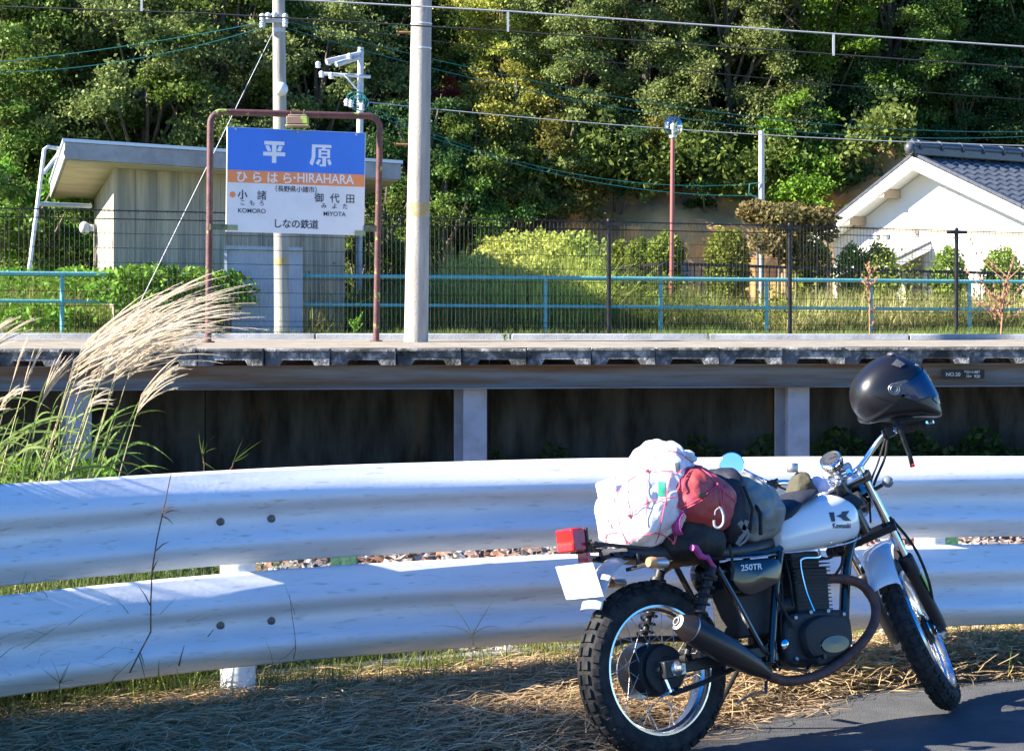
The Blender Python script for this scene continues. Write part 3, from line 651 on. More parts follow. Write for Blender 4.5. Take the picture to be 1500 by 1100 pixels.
# ------------------------------------------------------------------ white house
ho = thing('house', 'white gabled house with dark tiled roof behind the picket fence at right', 'house', (8.5, 32, 1.2))
AP = P(1338, 228, 33.0); g = Vector((.6, -.8, 0)); r = Vector((.8, .6, 0)); ss_l, ss_r = .55, .43
LR, WL, WR = 7.0, 2.6, 4.0
def hp(t, s, dz=0): return AP+g*t+r*s+Vector((0, 0, -(ss_r*t if t > 0 else -ss_l*t)+dz))
for sgn, Wd, nm in ((-1, WL, 'eave_side'), (1, WR, 'near_side')):
    q = [hp(0, 0), hp(sgn*Wd, 0), hp(sgn*Wd, LR), hp(0, LR)]
    MB().prism(q, (0, 0, -.16), (0, 0, -.05)).build('roof_slab', 'house_trim', ho)
    # pan tiles: rows of curved tiles with steps, joined (each a few pixels)
    b = MB(); nr, ncol = int(Wd*1.1/.25), int(LR/.27)
    for i in range(nr):
        t0, t1 = Wd*i/nr, Wd*(i+1)/nr+.02
        rows = []
        for tt, lift in ((t0, .0), (t1, .028), (t1, .0)):
            row = []
            for k in range(ncol*6+1):
                s_ = k/6*.27-.02; w_ = .022*math.cos(2*math.pi*k/6)
                row.append(hp(sgn*tt, s_, -.045+lift+w_+.02))
            rows.append(row)
        b.rows(rows, smooth=False)
    tl = b.build('roof_tiles', 'tile', ho, angle=25); tl['kind'] = 'stuff'
    MB().prism([hp(sgn*.0, -.02, -.02), hp(sgn*Wd, -.02, -.02), hp(sgn*Wd, -.02, -.19), hp(sgn*.0, -.02, -.24)], (0, 0, 0), r*.035).build('verge_board', 'house_trim', ho)
    MB().bar(hp(0, .03, .03), hp(sgn*Wd, .03, .03), .09, .05).build('verge_tiles', 'tile', ho)
b = MB(); b.bar(hp(0, -.05, .10), hp(0, LR, .10), .14, .16); 
for k in range(13): b.lathe([(-.03, .07), (-.03, .105), (.03, .105), (.03, .07)], hp(0, .1+k*.54, .17), r, 12)
b.tube([hp(0, -.06, .18), hp(0, LR, .18)], .085, 10).build('ridge', 'tile', ho)
MB().ell(hp(0, -.08, .12), (.10, .10, .11), 12, 8).tube([hp(0, -.05, .2)+Vector((.02, 0, 0)), hp(0, -.03, .27), hp(0, .15, .26)], .018, 6).build('ridge_end_tile', 'tile', ho)
so_ = .42
def wp(t, s, z): v = AP+g*t+r*s; return Vector((v.x, v.y, z))
zl = lambda t: hp(t, 0).z-.17
ts = [-WL+.35, 0, WR-.4]
MB().prism([wp(ts[0], so_, 1.1), wp(ts[0], so_, zl(ts[0])), wp(0, so_, zl(0)), wp(ts[2], so_, zl(ts[2])), wp(ts[2], so_, 1.1)], (0, 0, 0), r*.15).build('gable_wall', 'house_white', ho)
MB().prism([wp(ts[2]-.15, so_+.15, 1.1), wp(ts[2]-.15, so_+.15, zl(ts[2])), wp(ts[2]-.15, LR-.3, zl(ts[2])), wp(ts[2]-.15, LR-.3, 1.1)], (0, 0, 0), g*.15).build('wall', 'house_white', ho)
MB().prism([wp(ts[0]+.15, so_+.15, 1.1), wp(ts[0]+.15, so_+.15, zl(ts[0])), wp(ts[0]+.15, LR-.3, zl(ts[0])), wp(ts[0]+.15, LR-.3, 1.1)], (0, 0, 0), -g*.15).build('wall', 'house_white', ho)
for t in (-.72, -1.52):   # purlin ends under the verge
    MB().bar(wp(t, .0, zl(t)-.04), wp(t, so_, zl(t)-.04), .12, .14).build('purlin', 'house_wood', ho)
def onw(u, v):            # point on the gable wall plane
    d = Vector(((u-HX)/FP, 1, -(v-HY)/FP)); o = Vector((0, 0, HC)); p0 = AP+r*so_; n_ = r; k = (p0-o).dot(n_)/d.dot(n_); return o+d*k
for u, v in ((1285, 346), (1300, 345)):
    MB().lathe([(0, .055), (.03, .06), (.06, .05), (.07, .0)], onw(u, v), -r, 14).build('vent_cap', 'galv', ho)
a, c = onw(1222, 333), onw(1560, 345)
MB().bar(a-r*.012, c-r*.012, .022, .03).build('string_course', 'house_wood', ho)
MB().box(onw(1343, 340)-r*.03, (.07, .07, .07)).build('pipe_cap', 'house_wood', ho)
b = MB(); tp0, tp1 = onw(1310, 372)-r*.0, onw(1364, 359); f_ = -r*.9
pr_ = [tp0+Vector((0, 0, .02)), tp1+Vector((0, 0, .02)), tp1+f_+Vector((0, 0, -.30)), tp0+f_+Vector((0, 0, -.30))]
MB().prism(pr_, (0, 0, 0), (0, 0, .05)).build('porch_roof', 'tile', ho)
MB().bar(pr_[3]+Vector((0, 0, -.05)), pr_[2]+Vector((0, 0, -.05)), .04, .12).bar(pr_[2]+Vector((0, 0, -.05)), pr_[1]+Vector((0, 0, -.05)), .04, .10).build('porch_fascia', 'house_trim', ho)
for q in (lerp(pr_[3], pr_[2], .5), pr_[2]-Vector((.0, 0, 0))): MB().bar((q.x, q.y, 1.1), (q.x, q.y, q.z-.02), .12, .12, (0, 1, 0)).build('porch_column', 'house_trim', ho)
p = onw(1337, 430); MB().box(p-r*.02, (.5, .05, 1.5), Matrix.Rotation(math.atan2(g.y, g.x), 3, 'Z')).build('porch_door', 'concrete', ho)
# ------------------------------------------------------------------ hillside
def hz(x, y):
    u = HX+x*FP/max(y, 1)
    y0 = pw(u, [(-400, 32), (560, 34.5), (640, 37.6), (1300, 37.4), (1500, 39), (2000, 42)])
    base = 1.25; d = y-y0
    if d < 0: return base
    cut = pw(u, [(-400, .2), (560, .6), (660, 2.3), (760, 2.8), (1100, 2.9), (1350, 3.0), (2000, 2.6)])
    z = base+cut*min(1, d/.9)+max(0, d-.9)*.62
    return z+.25*noise.noise(Vector((x*.5, y*.5, 0)))*min(1, d)+1.2*noise.noise(Vector((x*.09, y*.09, 5)))*min(1, d/4)
xs = np.linspace(-42, 42, 220); ys = np.concatenate([np.linspace(31, 42, 90), np.linspace(42.3, 100, 60)])
MB().rows(rowsgrid(lambda x, y: (x, y, hz(x, y)), xs, ys)).build('hill', 'hill', kind='structure', angle=0)
b = MB(); us_ = np.linspace(596, 1345, 110)
rows = []
for j in range(22):
    f = j/21; row = []
    for u in us_:
        vt = pw(u, [(596, 420), (650, 385), (690, 350), (760, 300), (830, 262), (1060, 262), (1180, 285), (1240, 240), (1345, 215)])
        D = 36.9; top = P(u, vt, D); z = lerp(1.2, top.z+.3, f); n_ = noise.noise(Vector((top.x*.8, z*1.4, 2)))+.5*noise.noise(Vector((top.x*2.3, z*3, 7)))
        row.append((top.x, D-1.1*(1-f)+.42*n_+f*f*.7, z))
    rows.append(row)
b.rows(rows).build('earth_bank', 'bank', kind='structure')
# ------------------------------------------------------------------ trees
def crown_mesh(name, seed, lobes, per, leaf, up=.45):
    rng = np.random.default_rng(seed); C = []; O = []
    for (cx_, cy_, cz_, rr_) in lobes:
        n = int(per*rr_*rr_); ns = rng.integers(9, 16); sd_ = rng.normal(size=(ns, 3)); sd_[:, 2] = sd_[:, 2]*.7+.2; sd_ /= np.linalg.norm(sd_, axis=1)[:, None]
        sr = rr_*rng.uniform(.35, 1.25, ns); sw = rr_*rng.uniform(.12, .30, ns); i_ = rng.integers(0, ns, n); d = sd_[i_]
        off = rng.normal(size=(n, 3))*sw[i_][:, None]; off[:, 2] *= .55
        c = np.array([cx_, cy_, cz_])+d*(sr[i_]*(1-.35*rng.random(n)))[:, None]*np.array([1, 1, .8])+off
        c[:, 2] -= .18*np.maximum(0, np.linalg.norm(c[:, :2]-np.array([cx_, cy_]), axis=1)-rr_*.6)
        d = d+off/max(rr_, .1); d /= np.linalg.norm(d, axis=1)[:, None]
        C.append(c); O.append(d)
    C = np.concatenate(C); O = np.concatenate(O); nclump = len(C)
    # pull leaves into sprays
    k = rng.normal(size=(nclump, 3))*.035; C = C+k
    return leaf_cards(name, C, leaf, rng, up*.3, O, .6, .2)
def lobes_for(seed, H, Wd, n):
    rr = random.Random(seed); L = []
    for i in range(n):
        f = (i+.5)/n; z = H*(.10+.84*f); w = Wd*math.sin(math.pi*(.22+.70*f))**.8
        a = i*2.399+rr.uniform(-.4, .4); q = w*rr.uniform(.45, 1.0)
        L.append((q*math.cos(a), q*math.sin(a), z, rr.uniform(.42, .88)*(1.1-.25*f)))
    return L
def trunk_mesh(seed, H, lobes, r0=.16):
    rr = random.Random(seed); b = MB(); pts = [Vector((.25*noise.noise(Vector((seed, z*.3, 0))), .25*noise.noise(Vector((seed, 0, z*.3))), z)) for z in np.linspace(-.6, H*.9, 10)]
    b.tube(pts, [r0*(1-.85*i/9) for i in range(10)], 8)
    for (x, y, z, r_) in lobes:
        k = max(1, min(8, int((z-.8)/(H*.9)*9*.85))); p0 = pts[k]; e = Vector((x, y, z)); m = (p0+e)/2+Vector((0, 0, -.15))
        b.tube([p0, m, lerp(m, e, .9)], [.05, .036, .012], 5, False)
    return b.mesh('trunk')
VAR = {}
for k, (H, Wd, n, lf) in enumerate(((8.5, 2.8, 62, .092), (9.5, 2.6, 64, .10), (7.0, 2.7, 54, .085), (8.0, 2.35, 52, .095))):
    L_ = lobes_for(10+k, H, Wd, n); VAR[k] = (crown_mesh('crown', 20+k, L_, 3000, lf), trunk_mesh(30+k, H, L_), H)
L_ = lobes_for(77, 3.2, 1.35, 18); VAR['s'] = (crown_mesh('crown', 50, [(x*1.0, y, z*.9, q*.62) for x, y, z, q in L_], 9000, .065), trunk_mesh(51, 2.9, L_, .06), 3.2)
L_ = lobes_for(91, 3.0, 1.55, 16); VAR['m'] = (crown_mesh('crown', 55, [(x, y, z*.9, q*.7) for x, y, z, q in L_], 5200, .085, .2), trunk_mesh(56, 2.8, L_, .06), 3.0)
def tree(name, kind, u, D, zb, leafm, label, sc=1.0, rot=0, group=None, cat='tree', thin=1):
    x = GX(u, D); cm, tm, H = VAR[kind]; loc = Vector((x, D, zb))
    t = thing(name, label, cat, loc, group); t['loc_local'] = 1; t.rotation_euler.z = rot; t.scale = (sc*thin, sc*thin, sc)
    for nm, me, mt in (('crown', cm, leafm), ('trunk', tm, 'trunk')):
        o = bpy.data.objects.new(nm, me); COL.objects.link(o); o.parent = t
        if not len(me.materials): me.materials.append(None)
        o.material_slots[0].link = 'OBJECT'; o.material_slots[0].material = M[mt]
    return t
T = [  # name kind u D leaf label scale, height of its foot
 ('broadleaf_tree', 0, -25, 36, 'leaf_mid', 'dense mid green tree cut off by the left edge of the picture', .86, 1.3),
 ('broadleaf_tree', 1, 95, 36.6, 'leaf_mid', 'full broadleaf tree rising above the left end of the shed roof', .80, 1.4),
 ('broadleaf_tree', 2, 215, 36.0, 'leaf_grey', 'grey green tree above the left half of the shed roof', .92, 1.3),
 ('broadleaf_tree', 3, 330, 37.0, 'leaf_mid', 'leafy tree directly behind the guy wire left of the slimmer concrete pole', .95, 1.5),
 ('broadleaf_tree', 2, 455, 37.2, 'leaf_grey', 'pale leaved tree between the slimmer concrete pole and the steel pole', .88, 1.5),
 ('broadleaf_tree', 3, 570, 40, 'leaf_dark', 'dark shaded tree just left of the thick concrete pole', .75, 2.6),
 ('broadleaf_tree', 1, 735, 39.2, 'leaf_yellow', 'yellowish green tree with visible forked trunk right of the thick pole', .60, 4.6),
 ('broadleaf_tree', 0, 845, 38.6, 'leaf_grey', 'tall grey green tree on the hillside above the bank', .62, 4.0),
 ('broadleaf_tree', 3, 945, 38.4, 'leaf_grey', 'silvery green tree whose drooping branch ends beside the globe lamp', .66, 3.9),
 ('broadleaf_tree', 2, 1065, 38.8, 'leaf_grey', 'dull grey green tree right of the globe lamp', .78, 3.9),
 ('broadleaf_tree', 1, 1190, 39.2, 'leaf_bright', 'bright green tree crossed by the messenger wire above the short pole', .66, 4.1),
 ('broadleaf_tree', 0, 1305, 39.8, 'leaf_mid', 'dark green tree rising over the ridge of the white house', .68, 4.0),
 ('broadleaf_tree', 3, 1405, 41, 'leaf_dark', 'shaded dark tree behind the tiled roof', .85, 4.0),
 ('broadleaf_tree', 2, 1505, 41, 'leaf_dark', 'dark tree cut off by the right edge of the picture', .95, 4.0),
]
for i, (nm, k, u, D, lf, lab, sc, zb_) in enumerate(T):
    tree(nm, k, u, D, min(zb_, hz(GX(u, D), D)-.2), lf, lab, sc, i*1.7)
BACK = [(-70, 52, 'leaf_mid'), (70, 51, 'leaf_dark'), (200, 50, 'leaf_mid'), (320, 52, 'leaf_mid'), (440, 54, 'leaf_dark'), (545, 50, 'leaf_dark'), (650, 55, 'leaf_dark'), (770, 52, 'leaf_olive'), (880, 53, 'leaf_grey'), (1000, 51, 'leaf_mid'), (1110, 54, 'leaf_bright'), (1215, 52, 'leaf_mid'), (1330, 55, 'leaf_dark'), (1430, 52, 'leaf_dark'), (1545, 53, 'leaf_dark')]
BLAB = ['rearmost tree showing at the left edge above the shrubs', 'dark tree crown high up over the left corner of the shed roof', 'tree crown at the top edge left of the teal cables', 'tree crown at the top edge just left of the slimmer concrete pole', 'dark tree crown at the top edge right of the slimmer concrete pole', 'dark tree between steel pole and thick pole, at the top', 'dark gap filling tree right behind the top of the thick pole', 'olive tree crown behind the left dropper of the overhead line', 'grey green crown on the upper slope left of the globe lamp', 'mid green crown on the upper slope directly above the globe lamp', 'bright green crown on the upper slope above the short pole', 'mid green crown behind the right dropper of the overhead line', 'dark crown at the top edge over the apex of the white gable', 'dark crown at the top edge over the tiled roof', 'dark crown in the top right corner']
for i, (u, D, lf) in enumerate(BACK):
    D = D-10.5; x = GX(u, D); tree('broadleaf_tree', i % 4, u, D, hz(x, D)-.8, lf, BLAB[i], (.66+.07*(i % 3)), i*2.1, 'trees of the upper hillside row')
SH = [ # shrubs on hill/bank
 ('s', 702, 36.2, 260, 'leaf_mid', 'rounded green bush hanging over the left end of the earth bank', 1.0),
 ('s', 655, 35.2, 330, 'leaf_mid', 'leafy bush at the foot of the bank right beside the thick pole', .95),
 ('s', 618, 35.8, 235, 'leaf_dark', 'dark bush showing at the left of the thick pole', 1.0),
 ('m', 762, 36.6, 235, 'leaf_olive', 'olive green bush above the grey root on the earth bank', .85),
 ('s', 820, 37.2, 205, 'leaf_grey', 'grey green bush in the middle of the slope above the bank', .9),
 ('s', 900, 37.3, 215, 'leaf_dark', 'dark bush overhanging the middle of the bare bank', .8),
 ('s', 1040, 37.4, 232, 'leaf_dark', 'dark bush behind the upper part of the red lamp post', .8),
 ('m', 1150, 37.4, 212, 'leaf_bright', 'big leaved green shrub just right of the short pole', .95),
 ('m', 1215, 38.0, 195, 'leaf_dark', 'dark big leaved shrub above the left verge of the house', 1.05),
 ('s', 688, 38.5, 150, 'leaf_red', 'small tree with dark red leaves right of the thick pole', .55),
 ('m', 745, 37.5, 160, 'leaf_yellow', 'pale yellow green shrub below the forked tree', .8),
 ('s', 560, 33.5, 330, 'leaf_mid', 'green shrub between the shed and the thick pole', .85),
 ('m', 535, 32, 395, 'leaf_mid', 'leafy shrub at the right end of the shed wall', .7),
 ('m', 25, 31, 330, 'leaf_bright', 'bright green bush behind the slanting white pipe frame', .95),
 ('s', 95, 32.5, 355, 'leaf_mid', 'leafy bush under the left overhang of the shed roof', .85),
 ('m', -40, 30, 340, 'leaf_mid', 'green bush cut off by the left edge behind the railing', 1.0),
 ('s', 1300, 39, 150, 'leaf_dark', 'dark bush on the slope above the apex of the white gable', .9),
 ('s', 1400, 39.5, 150, 'leaf_dark', 'dark bush on the slope above the ridge of the tiled roof', .9),
 ('s', 1490, 39.5, 160, 'leaf_dark', 'dark bush at the right edge above the tiled roof', .95),
 ('s', 985, 37.6, 195, 'leaf_olive', 'olive bush left of the globe lamp', .7),
]
for i, (k, u, D, v, lf, lab, sc) in enumerate(SH):
    zc = P(u, v, D).z; tree('bush', k, u, D, zc-1.65*sc, lf, lab, sc, i*1.3, None, 'bush')
# undergrowth covering the slope
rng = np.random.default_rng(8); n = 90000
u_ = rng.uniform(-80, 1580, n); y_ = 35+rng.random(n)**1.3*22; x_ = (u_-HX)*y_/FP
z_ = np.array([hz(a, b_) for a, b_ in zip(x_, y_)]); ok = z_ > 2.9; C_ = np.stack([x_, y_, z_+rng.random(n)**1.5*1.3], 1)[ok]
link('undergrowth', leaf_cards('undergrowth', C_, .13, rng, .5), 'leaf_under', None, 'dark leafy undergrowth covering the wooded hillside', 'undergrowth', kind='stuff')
# hanging greens along the top of the bank
n = 16000; u_ = rng.uniform(600, 1340, n); vt_ = np.interp(u_, [600, 650, 690, 760, 830, 1060, 1180, 1240, 1345], [330, 330, 318, 285, 258, 262, 270, 240, 215])
D_ = 36.6+rng.normal(size=n)*.3; x_ = (u_-HX)*D_/FP; z_ = HC-(vt_-HY)*D_/FP+rng.normal(size=n)*.22+.34+.2*np.sin(u_*.045)
link('ivy', leaf_cards('ivy', np.stack([x_, D_, z_], 1), .12, rng, .3), 'leaf_mid', None, 'leafy creepers hanging over the top edge of the earth bank', 'creeper', kind='stuff')
# ------------------------------------------------------------------ clipped shrubs and tree by the house
def blobbush(name, label, parts, leafm, leaf, dens, cat='shrub', group=None, rough=.09):
    rng = np.random.default_rng(int(abs(parts[0][0]))+len(parts)); C = []; O = []
    c0 = P(parts[0][0], parts[0][1], parts[0][2]); t = thing(name, label, cat, (c0.x, c0.y, 1.28), group)
    for u, v, D, ru, rv in parts:
        c = P(u, v, D); a, c_ = ru*D/FP, rv*D/FP; n = int(dens*(a*a+a*c_)*4); d = rng.normal(size=(n, 3)); d /= np.linalg.norm(d, axis=1)[:, None]
        q = (1-.42*rng.random(n)**1.6)*(1+rough*(np.sin(7*d[:, 0]+u)*np.sin(6*d[:, 2]+v)+.6*np.sin(15*d[:, 0]+v)*np.sin(13*d[:, 1]+u))+.06*rng.normal(size=n))
        C.append(np.array(c)+d*q[:, None]*np.array([a, a, c_])); O.append(d)
    C = np.concatenate(C); k = C[:, 2] > 1.2
    link('foliage', leaf_cards('foliage', C[k], leaf, rng, .1, np.concatenate(O)[k], .6, .2), leafm, t)
    for u, v, D, ru, rv in parts: c = P(u, v, D); MB().tube([(c.x, c.y, 1.2), (c.x+.02, c.y, c.z*.6+.5), c], [.03, .024, .010], 6).build('stem', 'trunk', t)
for u, v, ru, rv, D, lab in ((907, 382, 13, 30, 33.2, 'narrow clipped shrub at the left end of the hedge row by the picket fence'), (936, 378, 22, 30, 33, 'clipped round shrub left of the red lamp post'), (975, 372, 28, 30, 32.6, 'yellow green clipped shrub at the foot of the red lamp post'),
    (1066, 385, 34, 50, 32.4, 'wide clipped shrub left of the brownish tree'), (1188, 392, 31, 46, 31.4, 'clipped shrub under the right side of the brownish tree'), (1247, 400, 24, 42, 31, 'left half of the double clipped shrub in front of the gable'), (1287, 402, 30, 46, 30.8, 'right half of the double clipped shrub in front of the gable'),
    (1391, 410, 27, 49, 30.9, 'tall oval clipped shrub between porch and fence post'), (1470, 412, 30, 50, 31, 'oval clipped shrub near the right edge of the picture')):
    blobbush('clipped_shrub', lab, [(u, v, D, ru, rv), (u, v+38, D, ru*.9, rv*.9)], 'leaf_hedge', .06, 3400)
blobbush('ornamental_tree', 'spreading tree with brownish curled leaves left of the white house', [(1150, 318, 30.8, 48, 20), (1108, 310, 30.9, 30, 17), (1195, 322, 30.7, 34, 18), (1140, 350, 30.8, 42, 24), (1212, 340, 30.6, 16, 14), (1165, 372, 30.8, 30, 20)], 'leaf_brown', .075, 1500, 'tree')
blobbush('weed_thicket', 'tall yellow green goldenrod thicket in front of the earth bank', [(780, 402, 30, 75, 56), (715, 415, 29.6, 52, 44), (845, 400, 30.4, 50, 52), (690, 398, 29.8, 26, 26), (735, 368, 30.2, 30, 22), (790, 352, 30.6, 26, 16), (690, 460, 29, 60, 32), (800, 385, 30.8, 50, 34), (870, 440, 29.6, 30, 40), (760, 460, 29, 90, 30), (700, 400, 29, 30, 26), (752, 372, 30, 30, 22), (822, 366, 30.3, 32, 22), (862, 398, 29.8, 26, 24), (655, 432, 28.8, 28, 24), (740, 438, 28.4, 34, 26), (830, 445, 28.4, 34, 26), (785, 400, 28.9, 30, 24)], 'leaf_goldenrod', .07, 1300, 'weeds', rough=.3)
blobbush('kudzu_patch', 'climbing kudzu vines covering the railing in front of the shed', [(20, 425, 27.5, 60, 36), (180, 425, 25.4, 60, 24), (330, 430, 25.5, 50, 22), (210, 400, 25.2, 55, 12), (110, 412, 27, 50, 20), (285, 403, 25.2, 40, 11), (335, 405, 25.3, 25, 9), (240, 440, 25.4, 60, 30), (60, 465, 26, 70, 28)], 'leaf_bright', .085, 520, 'vine', rough=.3)
blobbush('weed_thicket', 'sparse green weeds along the foot of the shed wall', [(470, 470, 27, 50, 22), (395, 475, 26.8, 50, 18), (545, 458, 27.4, 35, 32), (150, 470, 26.2, 40, 22)], 'leaf_mid', .07, 700, 'weeds')
# ------------------------------------------------------------------ grass bands
def blades(name, roots, h, w, lean, mt, rng, label, cat='grass', seg=3, lie=0, curve=.6, patch_=0):
    n = len(roots); a = rng.uniform(0, 2*np.pi, n); hh = h*rng.uniform(.45, 1.25, n)*(1 if not patch_ else np.array([max(.22, 1+1.5*noise.noise(Vector((p[0]*.75, p[1]*.6, patch_)))+.8*noise.noise(Vector((p[0]*2.6, p[1]*2, patch_)))) for p in roots])); dirx, diry = np.cos(a), np.sin(a)
    sl_ = np.abs(rng.normal(size=n))*lean; side = np.stack([-diry, dirx, np.zeros(n)], 1)*w/2
    rings = []
    for k in range(seg+1):
        f = k/seg; off = (sl_*f+curve*sl_*f*f)*hh; z = hh*(f-.35*sl_*f*f)
        c = roots+np.stack([dirx*off, diry*off, np.maximum(z, .0)+.004], 1); wd = (1-.92*f)
        rings.append(c-side*wd); rings.append(c+side*wd)
    V = np.stack(rings, 1); F = [[2*k, 2*k+1, 2*k+3, 2*k+2] for k in range(seg)]
    F = (np.array(F)[None]+np.arange(n)[:, None, None]*(2*seg+2)).reshape(-1, 4)
    return link(name, numesh(name, V.reshape(-1, 3), F), mt, None, label, cat, kind='stuff')
rng = np.random.default_rng(21)
def band_pts(n, u0, u1, d0, d1, z=1.28):
    u = rng.uniform(u0, u1, n); d = rng.uniform(d0, d1, n)
    if d0 >= 25: lo = 24.6+4.6*(u+80)/1600+.15; d = np.where(d < lo, lo+rng.random(n)*1.6, d)
    if d0 < 21: d = np.minimum(d, 24.6+4.6*(u+80)/1600)
    return np.stack([(u-HX)*d/FP, d, np.full(n, z)], 1)
blades('short_grass', band_pts(26000, -60, 1560, 20.6, 28.5), .085, .009, .5, 'grass', rng, 'short grass between the platform kerb and the teal railing', patch_=4.4)
tp__ = band_pts(2600, 645, 885, 27.4, 30.6); blades('goldenrod', tp__, 1.15, .020, .40, 'leaf_goldenrod', rng, 'tall goldenrod stalks leaning right in front of the earth bank', seg=5)
blades('meadow_grass', band_pts(30000, -60, 1560, 25.8, 31.5), .36, .012, .45, 'grass', rng, 'green and yellow grass growing behind the mesh fence', patch_=2.5)
blades('dry_grass', band_pts(9000, -60, 1560, 26, 31), .42, .012, .35, 'grass_dry', rng, 'dry pale grass stalks mixed into the strip beside the teal railing', patch_=7.1)
p_ = band_pts(6500, -60, 700, 26, 29.5); blades('tall_grass', p_, .75, .018, .4, 'grass', rng, 'tall weeds and grass in front of the concrete shed')
p_ = band_pts(3500, 1150, 1560, 26, 30.5); blades('tall_grass', p_, .6, .016, .45, 'grass_dry', rng, 'pale tall grass in front of the porch and clipped shrubs')
C_ = band_pts(26000, -60, 1560, 26, 31); C_[:, 2] += rng.random(26000)**1.3*np.array([max(0, .38+.75*noise.noise(Vector((p[0]*.8, p[1]*.7, 9)))) for p in C_])*1.5; link('low_weeds', leaf_cards('low_weeds', C_, .06, rng, .2), 'leaf_hedge', None, 'low leafy weeds along the teal railing', 'weeds', kind='stuff')
# dark ivy at the foot of the under-platform wall
for (u0, u1, v0, n) in ((1000, 1140, 650, 800), (1190, 1560, 640, 2400), (720, 860, 662, 500)):
    u = rng.uniform(u0, u1, n); d = 16.95+rng.random(n)*.2-.2*rng.random(n); v = v0+(80)*rng.random(n)+16*np.sin(u*.06); v = np.maximum(v, v0-12)
    C_ = np.stack([(u-HX)*d/FP, d, HC-(v-HY)*d/FP], 1)
    link('creeper', leaf_cards('creeper', C_, .07, rng, .3), 'leaf_dark', None, 'dark creeper leaves growing under the platform '+('left of' if u0 == 1000 else 'right of' if u0 == 1190 else 'far left of')+' the right column', 'creeper', kind='stuff')
# reddish dry weeds standing at the platform kerb
def dryweed(pts, mt, label, side=10, r=.010, seed=1, spread=.14):
    rr = random.Random(seed); b = MB(); pts = [Vector(p) for p in pts]; b.tube(pts, [r*(1-.6*i/(len(pts)-1)) for i in range(len(pts))], 5)
    for k in range(side):
        f = rr.uniform(.25, .98)*(len(pts)-1); i = min(int(f), len(pts)-2); p = lerp(pts[i], pts[i+1], f-i); e = p+Vector((rr.uniform(-1, 1)*spread, rr.uniform(-.5, .5)*spread, rr.uniform(.2, 1)*spread))
        m = (p+e)/2+Vector((0, 0, -.02)); b.tube([p, m, e], [r*.45, r*.35, r*.15], 4, False)
        for q in range(3): b.ell(lerp(p, e, rr.random())+Vector((rr.uniform(-.01, .01),)*3), (r*.9, r*.9, r*1.4), 5, 4)
    return b.build('dry_weed', mt, None, label, 'weed')
dryweed([P(1275, 500, 20.2), P(1274, 470, 20.2), P(1275, 430, 20.2), P(1274, 388, 20.2)], 'dry_red', 'reddish dry weed standing upright in front of the mesh fence', 26, .011, 3, .10)
dryweed([P(1466, 500, 20.3), P(1468, 470, 20.3), P(1466, 440, 20.3), P(1478, 400, 20.3)], 'dry_red', 'branching reddish dry weed near the right edge behind the platform', 26, .013, 4, .42)
dryweed([P(518, 492, 20.2), P(519, 482, 20.2), P(521, 470, 20.2)], 'leaf_bright', 'small green weed growing at the kerb left of the right sign leg', 14, .008, 5, .12)
dryweed([P(737, 503, 19), P(739, 497, 19), P(738, 492, 19)], 'leaf_bright', 'tiny green weed on the platform surface right of the thick pole', 6, .006, 6, .06)
# ------------------------------------------------------------------ susuki pampas grass behind the rail
rs = random.Random(12)
sk = thing('pampas_grass', 'tall pampas grass with silky pale plumes leaning right over the left end of the guardrail', 'pampas grass', P(70, 720, 8.4))
def bez(a, b, c, n): return [a*(1-t)**2+b*2*t*(1-t)+c*t*t for t in np.linspace(0, 1, n)]
PL = [((110, 540), (235, 455)), ((120, 527), (300, 450)), ((132, 532), (345, 426)), ((158, 522), (385, 432)), ((175, 537), (380, 450)), ((150, 548), (350, 470)), ((186, 556), (335, 484)), ((140, 562), (292, 466)), ((95, 585), (152, 553)), ((200, 606), (268, 545)), ((60, 592), (99, 524)), ((18, 560), (38, 496)), ((30, 585), (57, 510)), ((100, 560), (250, 492)), ((125, 575), (300, 505)), ((0, 600), (42, 572)), ((165, 560), (320, 500)), ((-30, 620), (12, 590)), ((128, 598), (165, 585)), ((-60, 560), (40, 470)), ((-120, 600), (-20, 520))]
for i, (nk, tp) in enumerate(PL):
    D = 8.15+rs.uniform(-.2, .45); k_ = P(*nk, D); e = P(*tp, D+rs.uniform(-.1, .1)); base = P(nk[0]-(820-nk[1])*rs.uniform(.38, .52), 760, D+rs.uniform(-.05, .1)); base.z = .12
    st = bez(base, lerp(base, k_, .55)+Vector((-.02, 0, .03)), k_, 9)
    MB().tube(st, [.0045-.0026*j/8 for j in range(9)], 5).build('stalk', 'susuki_stem', sk)
    b = MB(); L_ = (e-k_).length; dirn = (e-k_).normalized(); upv = (k_-base).normalized()
    nray = 15 if L_ > .22 else 7
    if i in (11, 12): nray = 4
    for j in range(nray):
        f = j/nray; s0 = k_+upv*(.10*f*min(1, L_*3)); ln = L_*rs.uniform(.7, 1.08)*(1-.2*f); d2 = (dirn+Vector((rs.uniform(-.16, .16), rs.uniform(-.25, .25), rs.uniform(-.22, .20)))).normalized()
        t_ = s0+d2*ln; c_ = lerp(s0, t_, .5)+upv*ln*.13+Vector((0, 0, ln*.05)); pts = bez(s0, c_, t_, 9)
        b.tube(pts, [.0010, .0018, .0024, .0025, .0025, .0022, .0018, .0014, .0005], 4, False)
        for q in range(44):                       # fine hairs
            f2 = rs.uniform(.15, 1)*8; a_ = min(int(f2), 7); p = lerp(pts[a_], pts[a_+1], f2-a_); tg = (pts[a_+1]-pts[a_]).normalized()
            h = tg*rs.uniform(.010, .020)+Vector((rs.uniform(-1, 1), rs.uniform(-1, 1), rs.uniform(-1, 1)))*.009
            b.add([p-Vector((0, 0, .0006)), p+Vector((0, 0, .0006)), p+h], [(0, 1, 2)])
    b.build('plume', 'plume', sk, angle=0)
